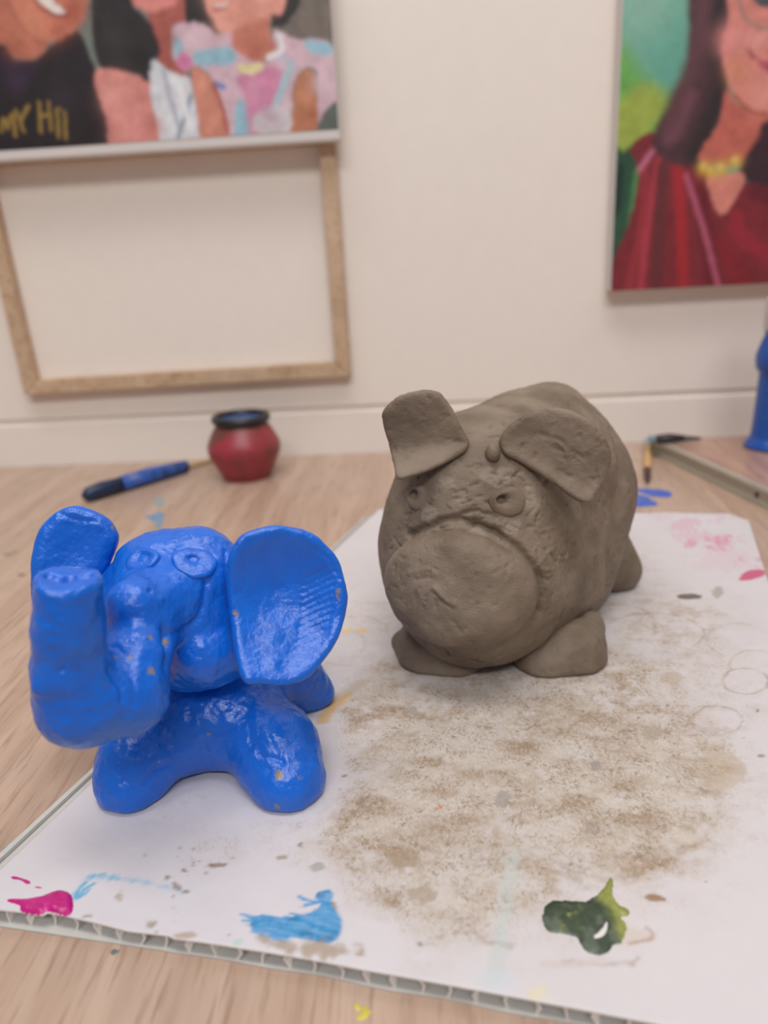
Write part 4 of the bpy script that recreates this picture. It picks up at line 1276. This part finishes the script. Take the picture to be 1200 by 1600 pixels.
def clay_mat():
    m, nt, b = mat_new('damp_grey_brown_clay')
    tc = N(nt, 'ShaderNodeTexCoord')
    n1 = N(nt, 'ShaderNodeTexNoise'); n1.inputs['Scale'].default_value = 55; n1.inputs['Detail'].default_value = 5
    n2 = N(nt, 'ShaderNodeTexNoise'); n2.inputs['Scale'].default_value = 800; n2.inputs['Detail'].default_value = 5; n2.inputs['Roughness'].default_value = .65
    mp = N(nt, 'ShaderNodeMapping'); mp.inputs['Scale'].default_value = (1, 1, 2.2); mp.inputs['Rotation'].default_value = (0, .5, 0)
    nt.links.new(tc.outputs['Object'], mp.inputs['Vector']); nt.links.new(tc.outputs['Object'], n1.inputs['Vector']); nt.links.new(mp.outputs[0], n2.inputs['Vector'])
    r = N(nt, 'ShaderNodeValToRGB'); e = r.color_ramp.elements
    e[0].position = .33; e[0].color = rgba((111, 95, 80)); e[1].position = .66; e[1].color = rgba((139, 123, 107))
    nt.links.new(n1.outputs['Fac'], r.inputs[0])
    at = N(nt, 'ShaderNodeAttribute'); at.attribute_name = 'bare'
    sl = N(nt, 'ShaderNodeMix', data_type='RGBA'); sl.inputs[7].default_value = rgba((158, 145, 130))
    hm = N(nt, 'ShaderNodeMath', operation='MULTIPLY'); nt.links.new(at.outputs['Fac'], hm.inputs[0]); nt.links.new(n2.outputs['Fac'], hm.inputs[1])
    nt.links.new(hm.outputs[0], sl.inputs[0]); nt.links.new(r.outputs[0], sl.inputs[6]); nt.links.new(sl.outputs[2], b.inputs['Base Color'])
    rr = N(nt, 'ShaderNodeMapRange'); rr.inputs[3].default_value = .45; rr.inputs[4].default_value = .68
    nt.links.new(n1.outputs['Fac'], rr.inputs[0]); nt.links.new(rr.outputs[0], b.inputs['Roughness'])
    b.inputs['Specular IOR Level'].default_value = .35
    bp = N(nt, 'ShaderNodeBump'); bp.inputs['Strength'].default_value = .6; bp.inputs['Distance'].default_value = .0006
    nt.links.new(n2.outputs['Fac'], bp.inputs['Height']); nt.links.new(bp.outputs['Normal'], b.inputs['Normal'])
    return m


M_blue = blue_mat(); M_clay = clay_mat()
FLOOR = BT+0.00012
VX = 0.0006

# ------------------------------------------------------------------ blue elephant
ele = thing('clay_elephant', 'glossy blue painted clay elephant with raised trunk, front left on the board', 'figurine', up(onz(330, 1180, BT), BT), 'clay animal figures')
# ears
o = W(448, 945, .226)
rear_ear, A_ = ear([(357, 872), (380, 838), (428, 825), (462, 828), (495, 842), (526, 876), (541, 925), (538, 960), (528, 995), (505, 1030), (478, 1056), (448, 1068), (410, 1066), (384, 1064), (372, 1040), (364, 1000), (358, 950), (354, 905)], o, (.22, -.86, .42), .0040, .0037,
                  lambda u, v: 15.0*(u*u+v*v)-.0028+.0016*np.exp(-((u+.004)**2+(v+.010)**2)/.00006), VX)
c = rear_ear
c.lumps(.0004, 180, 3, 3)
for j in range(11):
    x0, y0 = 492-j*1.5, 890+j*11
    c.stroke([(x0-14, y0+14), (x0+8, y0+3), (x0+30+min(j, 5), y0-8)], .0006, .00030)
c.stroke([(488, 856), (514, 874), (530, 905)], .0006, .0004); c.stroke([(384, 895), (384, 915), (372, 925)], .0006, .0003); c.stroke([(409, 1040), (410, 1066)], .0004, .0003)
c.dent(428, 1040, .0022, -.0008)
for s_ in ((529, 925, .0009), (531, 936, .0007), (527, 932, .0006), (368, 958, .0011)): c.bare(*s_)
c.finish().obj('ear', ele, M_blue)
o = W(112, 900, .236)
le, A_ = ear([(50, 880), (60, 838), (84, 806), (112, 794), (142, 797), (170, 812), (186, 836), (184, 856), (170, 884), (152, 912), (140, 960), (100, 1000), (66, 985), (50, 930)], o, (.30, -.86, .42), .0050, .0045,
             lambda u, v: 9.0*(u*u+v*v)-.001, VX)
le.lumps(.0005, 160, 3, 8); le.stroke([(94, 802), (120, 812), (150, 815)], .0008, .0004); le.bare(176, 824, .0008)
le.finish().obj('ear', ele, M_blue)

# body with legs
bp_ = {
    'body': [(W(322, 1125, .238, 78), W(380, 1030, .268, 88)), (W(380, 1030, .268, 88), W(420, 1020, .288, 70))],
    'leg_a': [(W(280, 1115, .238, 56), W(218, 1185, .222, 58)), (W(218, 1185, .222, 58), W(204, 1224, .2165, 55))],
    'leg_b': [(W(375, 1100, .240, 64), W(430, 1172, .226, 64)), (W(430, 1172, .226, 64), W(448, 1218, .2165, 60))],
    'leg_c': [(W(460, 1055, .268, 44), W(486, 1085, .272, 38))],
}
zr = W(330, 1090, .288, 42)
bp_['leg_d'] = [(W(370, 1050, .284, 48), (np.array([zr[0][0], .288, .018]), .0100))]
keys = list(bp_)


def bodyfn(P, parts=False):
    ds = []
    for k_ in keys:
        d_ = None
        for (pa_, ra_), (pb_, rb_) in bp_[k_]:
            e_ = rcone(P, pa_, pb_, ra_, rb_); d_ = e_ if d_ is None else smin(d_, e_, .006)
        ds.append(d_)
    if parts: return ds
    out = ds[0]
    for e_ in ds[1:]: out = smin(out, e_, .009)
    return smax(out, FLOOR-P[:, 2], .002)


prims = [pr for k_ in keys for pair in bp_[k_] for pr in pair]
lo, hi = bounds(prims); lo[2] = FLOOR-.003
eb = Clay(bodyfn, lo, hi, VX)
eb.lumps(.0007, 110, 3, 21); eb.lumps(.0003, 380, 2, 22)
lab = np.argmin(np.stack(bodyfn(eb.V, True)), 0)
eb.stroke([(382, 1118), (390, 1140), (392, 1160), (420, 1160)], .0012, .0004); eb.stroke([(385, 1171), (408, 1170)], .0005, .0004); eb.stroke([(405, 1180), (430, 1186), (442, 1192)], .0009, .0006); eb.stroke([(316, 1160), (324, 1185), (338, 1205)], .0016, .0008)
eb.stroke([(425, 1150), (438, 1170), (440, 1190)], .0008, .0005); eb.stroke([(260, 1195), (238, 1205), (228, 1222)], .0012, .0006)
for s_ in ((434, 1210, .0016), (468, 1214, .0008), (400, 1270, .0016), (432, 1261, .0010), (326, 1148, .0007), (457, 1092, .0007), (250, 1190, .0005)): eb.bare(*s_)
eb.finish(FLOOR)
flab = lab[eb.Q]
flab = np.sort(flab, 1)[:, 1]
for j, k_ in enumerate(keys):
    eb.obj('leg' if k_.startswith('leg') else 'body', ele, M_blue, flab == j)

# head and trunk
hp = [(W(285, 930, .238, 84), W(280, 940, .250, 82)), (W(314, 868, .240, 46), W(318, 890, .238, 54)), (W(224, 886, .237, 45), W(212, 930, .240, 58)), (W(268, 884, .238, 50), W(270, 920, .236, 60)), (W(203, 952, .239, 56), W(262, 1000, .237, 60)), (W(318, 1018, .224, 50), W(310, 1005, .236, 58)), (W(292, 1034, .229, 44), W(345, 1022, .229, 44)), (W(345, 950, .234, 42), W(342, 895, .238, 40))]
sn = [(W(276, 940, .231, 54), W(224, 944, .227, 52)), (W(262, 940, .229, 54), W(212, 946, .2125, 46))]
tr = [(W(234, 966, .2165, 51), W(212, 1030, .203, 51)), (W(212, 1030, .202, 52), W(198, 1086, .195, 62)), (W(198, 1086, .195, 62), W(130, 1092, .187, 72)), (W(130, 1092, .187, 72), W(112, 1050, .185, 57)), (W(112, 1050, .185, 57), W(108, 985, .185, 53)), (W(108, 985, .185, 53), W(107, 900, .186, 51))]
tip = W(107, 901, .186); tdir = W(107, 880, .186)-W(107, 960, .186); tdir = tdir/np.linalg.norm(tdir)


def headfn(P, parts=False):
    d1 = None
    for (a1, r1), (b1, r1b) in hp:
        e_ = rcone(P, a1, b1, r1, r1b); d1 = e_ if d1 is None else smin(d1, e_, .0075)
    for (a1, r1), (b1, r1b) in sn:
        d1 = smin(d1, rcone(P, a1, b1, r1, r1b), .0085)
    d2_ = None
    for (a1, r1), (b1, r1b) in tr:
        e_ = rcone(P, a1, b1, r1, r1b); d2_ = e_ if d2_ is None else smin(d2_, e_, .003)
    d2_ = smax(d2_, (P-tip) @ tdir-.0006*np.sin(P[:, 0]*400), .0025)
    if parts: return [d1, d2_]
    return smin(d1, d2_, .0034)


prims = [pr for pair in hp+sn+tr for pr in pair]
lo, hi = bounds(prims)
hd = Clay(headfn, lo, hi, VX)
hd.lumps(.0006, 130, 3, 31); hd.lumps(.0003, 380, 2, 33)
lab = np.argmin(np.stack(headfn(hd.V, True)), 0)
hd.stroke([(75, 897), (95, 904), (120, 903), (138, 898)], .0012, .0020); hd.stroke([(108, 903), (132, 902)], .0014, .0016)
hd.stroke([(262, 990), (285, 985), (308, 968), (318, 940), (322, 910)], .0012, .0008); hd.stroke([(258, 985), (264, 1008), (260, 1040)], .0018, .0018); hd.stroke([(352, 862), (354, 900), (358, 950)], .0010, .0008)
hd.stroke([(62, 1090), (85, 1096), (110, 1094)], .0016, .0004); hd.dent(58, 1078, .0026, -.0012)
hd.stroke([(170, 1045), (185, 1068), (190, 1094)], .0010, .0006); hd.stroke([(182, 1040), (206, 1060), (210, 1100)], .0008, .0005); hd.stroke([(140, 1110), (152, 1116)], .0007, .0004)
hd.dent(97, 1047, .0008, .0008); hd.dent(235, 923, .0007, .0008); hd.dent(253, 938, .0006, -.0004); hd.dent(85, 993, .0007, .0005); hd.dent(263, 1003, .0018, .0015)
for s_ in ((236, 1047, .0014), (234, 996, .0008), (265, 1000, .0012), (205, 1026, .0008), (180, 1026, .0006)): hd.bare(*s_)
hd.finish()
flab = np.sort(lab[hd.Q], 1)[:, 1]
head_o = hd.obj('head', ele, M_blue, flab == 0)
tag(hd.obj('trunk', ele, M_blue, flab == 1), 'raised curled trunk')
hd.bvh = None
ep = [(1.0, -.6), (1.0, .02), (.96, .09), (.8, .12), (.5, .13), (.30, .12), (.22, .04), (.12, -.04), (0, -.06)]
pressed_eye('eye', hd, 222, 875, 27, 24, [(1.0, -.6), (1.0, .04), (.95, .13), (.8, .17), (.62, .17), (.48, .06), (.35, -.04), (.2, .0), (0, .04)], M_blue, ele, (.05, .05))
pressed_eye('eye', hd, 304, 879, 34, 27, ep, M_blue, ele, (-.1, .2))

# ------------------------------------------------------------------ clay pig
pig = thing('clay_pig', 'unpainted grey-brown clay pig with round snout, behind the blue elephant', 'figurine', up(onz(790, 1040, BT), BT), 'clay animal figures')
pp = [(W(745, 850, .320, 154), W(830, 776, .372, 148)), (W(746, 918, .306, 126), W(850, 880, .345, 108)), (W(830, 776, .372, 148), W(838, 792, .385, 134)), (W(740, 760, .320, 118), W(830, 730, .362, 118)), (W(862, 650, .380, 44), W(880, 670, .385, 50))]


def pigfn(P):
    d_ = None
    for (a1, r1), (b1, r1b) in pp:
        e_ = rcone(P, a1, b1, r1, r1b); d_ = e_ if d_ is None else smin(d_, e_, .012)
    return smax(d_, FLOOR+.004-P[:, 2], .003)


lo, hi = bounds([pr for pair in pp for pr in pair])
pg = Clay(pigfn, lo, hi, .0007)
pg.lumps(.0011, 60, 3, 41); pg.lumps(.00035, 260, 3, 42); pg.pits(.0005, 330, .38, 43); pg.pits(.0004, 700, .42, 44)
for pts, w_, dp in (([(640, 836), (675, 820), (705, 811), (740, 818), (778, 834), (810, 855), (836, 884), (848, 915), (842, 955)], .0017, .0018), ([(720, 802), (745, 798), (775, 808)], .0008, .0007), ([(705, 818), (760, 822), (790, 838)], .0008, .0008), ([(716, 806), (735, 800), (752, 797)], .0006, .0006),
                    ([(690, 1012), (700, 1022)], .0009, .0008), ([(680, 1008), (694, 1026)], .0009, .0007), ([(738, 1032), (752, 1036)], .0013, .0010), ([(880, 955), (876, 970)], .0012, .0009), ([(850, 1005), (844, 1018)], .0012, .0009), ([(902, 852), (904, 872)], .0012, .0009), ([(740, 1050), (800, 1046), (860, 1026)], .0006, .0006),
                    ([(862, 865), (870, 878)], .0008, .0006), ([(846, 900), (856, 906)], .0008, .0006), ([(838, 832), (852, 845)], .0007, .0005), ([(800, 745), (815, 748), (824, 760)], .0009, .0007), ([(735, 760), (748, 755)], .0010, .0005)):
    pg.stroke(pts, w_*.85, dp*1.5, True, .0008, 5)
for s_ in ([(962, 680), (972, 740), (968, 800), (960, 870), (952, 905)],): pg.stroke(s_, .006, .0018)
rq = np.random.RandomState(7)
for j in range(90):
    x_, y_ = [(690, 800), (740, 770), (800, 800), (860, 880), (650, 830), (830, 730)][j % 6]
    x_ += rq.randn()*38; y_ += rq.randn()*26; a_ = rq.randn()*.6-.25; l_ = 4+abs(rq.randn())*9
    pg.stroke([(x_, y_), (x_+l_*math.cos(a_), y_+l_*math.sin(a_))], .0005, (.0007 if j % 3 else -.0005), False, .0006, j)
pg.dent(890, 910, .006, .0012); pg.dent(870, 985, .005, .0012); pg.dent(965, 900, .006, .0015); pg.dent(700, 790, .006, .0005); pg.dent(960, 780, .008, .0010)
for s_ in ((762, 742, .005), (790, 742, .004), (828, 790, .006), (700, 752, .004), (745, 834, .005), (668, 805, .004), (800, 818, .005), (640, 790, .003), (720, 780, .004), (905, 800, .006)): pg.bare(*s_, 12)
pg.finish(FLOOR)
pg.obj('body', pig, M_clay)
pg.bvh = None


def lump_leg(cones, seed, h=.0008):
    def fn(P):
        d_ = None
        for (a1, r1), (b1, r1b) in cones:
            e_ = rcone(P, a1, b1, r1, r1b); d_ = e_ if d_ is None else smin(d_, e_, .008)
        return smax(d_, FLOOR-P[:, 2], .0025)
    lo_, hi_ = bounds([pr for pair in cones for pr in pair]); lo_[2] = FLOOR-.003
    c_ = Clay(fn, lo_, hi_, h); c_.lumps(.0008, 90, 3, seed); c_.lumps(.0003, 300, 3, seed+1); c_.pits(.0004, 500, .4, seed+2)
    return c_.finish(FLOOR)


lump_leg([(W(660, 995, .312, 34), W(672, 1022, .303, 44)), (W(672, 1022, .303, 44), W(712, 1036, .300, 42)), (W(712, 1036, .300, 42), W(740, 1020, .306, 40)), (W(622, 1002, .306, 8), W(640, 1008, .304, 20))], 51).obj('leg', pig, M_clay)
lump_leg([(W(914, 982, .316, 31), W(897, 1030, .301, 46)), (W(890, 1028, .300, 50), W(850, 1040, .297, 42)), (W(850, 1040, .297, 42), W(830, 1025, .304, 36)), (W(890, 1028, .300, 50), W(905, 1050, .296, 30))], 54).obj('leg', pig, M_clay)
lump_leg([(W(948, 855, .380, 38), W(963, 888, .375, 33)), (W(963, 888, .375, 33), W(948, 892, .372, 32))], 57).obj('leg', pig, M_clay)
hl = np.array([.030, .395, .022])
lump_leg([((hl+np.array([.008, 0, .016]), .014), (hl, .0135)), ((hl, .0135), (hl+np.array([0, -.004, -.006]), .013))], 60).obj('leg', pig, M_clay)

# snout: a thick round pad pressed onto the face
o = W(714, 918, .2740)
sno, A_ = ear([(596, 892), (612, 864), (645, 842), (695, 830), (745, 838), (790, 860), (822, 890), (837, 925), (833, 955), (814, 982), (780, 1002), (740, 1012), (695, 1010), (652, 994), (620, 968), (599, 932)], o, (-.25, -.92, .30), .0090, .0062,
               lambda u, v: -9.0*(u*u+v*v)+.001, .0007)
sno.lumps(.0008, 90, 3, 71); sno.lumps(.0003, 300, 3, 72); sno.pits(.0004, 520, .36, 73)
for pts, w_, dp in (([(678, 920), (695, 935), (708, 944)], .0012, -.0009), ([(676, 926), (692, 940), (706, 948)], .0007, .0006), ([(792, 885), (790, 900)], .0007, .0006), ([(640, 895), (665, 890), (680, 898)], .0010, -.0004), ([(650, 906), (668, 902)], .0007, .0005), ([(770, 896), (786, 888), (798, 880)], .0007, .0004)):
    sno.stroke(pts, w_, dp, True, .0006, 9)
sno.dent(690, 905, .008, .0010); sno.dent(745, 880, .009, -.0006)
sno.finish().obj('snout', pig, M_clay)

# ears: cupped flaps, fold low down, lip turned out


def fold_bend(A, o, p0, p1, up_s, low_s, curl=0.0):
    q0, q1 = [((onplane(p[0], p[1], o, A[:, 2])-o) @ A)[:2] for p in (p0, p1)]
    d_ = (q1-q0)/np.linalg.norm(q1-q0); n_ = np.array([-d_[1], d_[0]])
    if n_[1] < 0: n_ = -n_

    def f(u, v):
        t = (u-q0[0])*n_[0]+(v-q0[1])*n_[1]
        return np.where(t > 0, up_s, low_s)*(np.sqrt(t*t+.003**2)-.003)+curl*(((u-q0[0])*d_[0]+(v-q0[1])*d_[1]-.5*np.linalg.norm(q1-q0))**2)
    return f


o = W(664, 690, .3000); nrm = (-.02, -.93, .30)
A0 = frame_of(nrm, (1, 0, 0))
pe, A_ = ear([(598, 655), (606, 638), (625, 622), (655, 614), (684, 616), (700, 632), (714, 654), (728, 678), (733, 692), (726, 706), (700, 722), (672, 736), (645, 746), (624, 750), (616, 728), (606, 690)], o, nrm, .0030, .0026, fold_bend(A0, o, (606, 704), (734, 688), .42, .85, 4.0), .0006)
pe.lumps(.0005, 130, 3, 81); pe.pits(.0004, 420, .34, 82); pe.lumps(.0002, 420, 2, 83)
pe.stroke([(712, 690), (726, 692)], .0012, .0008); pe.stroke([(596, 672), (604, 690)], .001, .0006)
pe.finish().obj('ear', pig, M_clay)
o = W(862, 712, .2985); nrm = (.06, -.93, .34)
A0 = frame_of(nrm, (1, 0, 0))
pe, A_ = ear([(779, 694), (784, 678), (800, 660), (825, 647), (855, 641), (888, 648), (915, 662), (938, 688), (949, 716), (946, 742), (935, 762), (922, 782), (906, 786), (885, 774), (858, 752), (830, 734), (805, 720), (786, 712)], o, nrm, .0031, .0026, fold_bend(A0, o, (780, 692), (925, 764), .34, .62, 3.0), .0006)
pe.lumps(.0005, 130, 3, 86); pe.pits(.0005, 300, .34, 87); pe.lumps(.0002, 420, 2, 88)
for pts in ([(845, 678), (856, 682)], [(866, 684), (878, 690), (884, 698)], [(868, 700), (880, 706)], [(895, 705), (912, 715)], [(872, 735), (890, 745)], [(924, 748), (934, 756)]):
    pe.stroke(pts, .0009, .0006, True, .0006, 2)
pe.finish().obj('ear', pig, M_clay)
p_, n_ = pg.hit(770, 709)
cc_ = W(770, 708, float(p_[1])-.001, 12)
bal = Clay(lambda P: ellip(P, cc_[0], np.array([1.0, 1.1, 1.25])*cc_[1]), cc_[0]-.005, cc_[0]+.005, .0005)
bal.lumps(.0002, 400, 2, 3); bal.finish()
tag(bal.obj('clay_pellet', pig, M_clay), 'small clay pellet at the inner end of the right ear')

pressed_eye('eye', pg, 653, 778, 18, 19, [(1.0, -.8), (1.02, .08), (.98, .24), (.82, .36), (.6, .37), (.42, .28), (.34, .0), (.2, -.15), (0, -.15)], M_clay, pig, (-.55, .45))
pressed_eye('eye', pg, 793, 784, 27, 24, [(1.0, -.8), (1.03, .08), (.98, .22), (.82, .32), (.6, .36), (.36, .33), (.26, -.05), (.15, -.25), (0, -.25)], M_clay, pig, (-.6, .25))
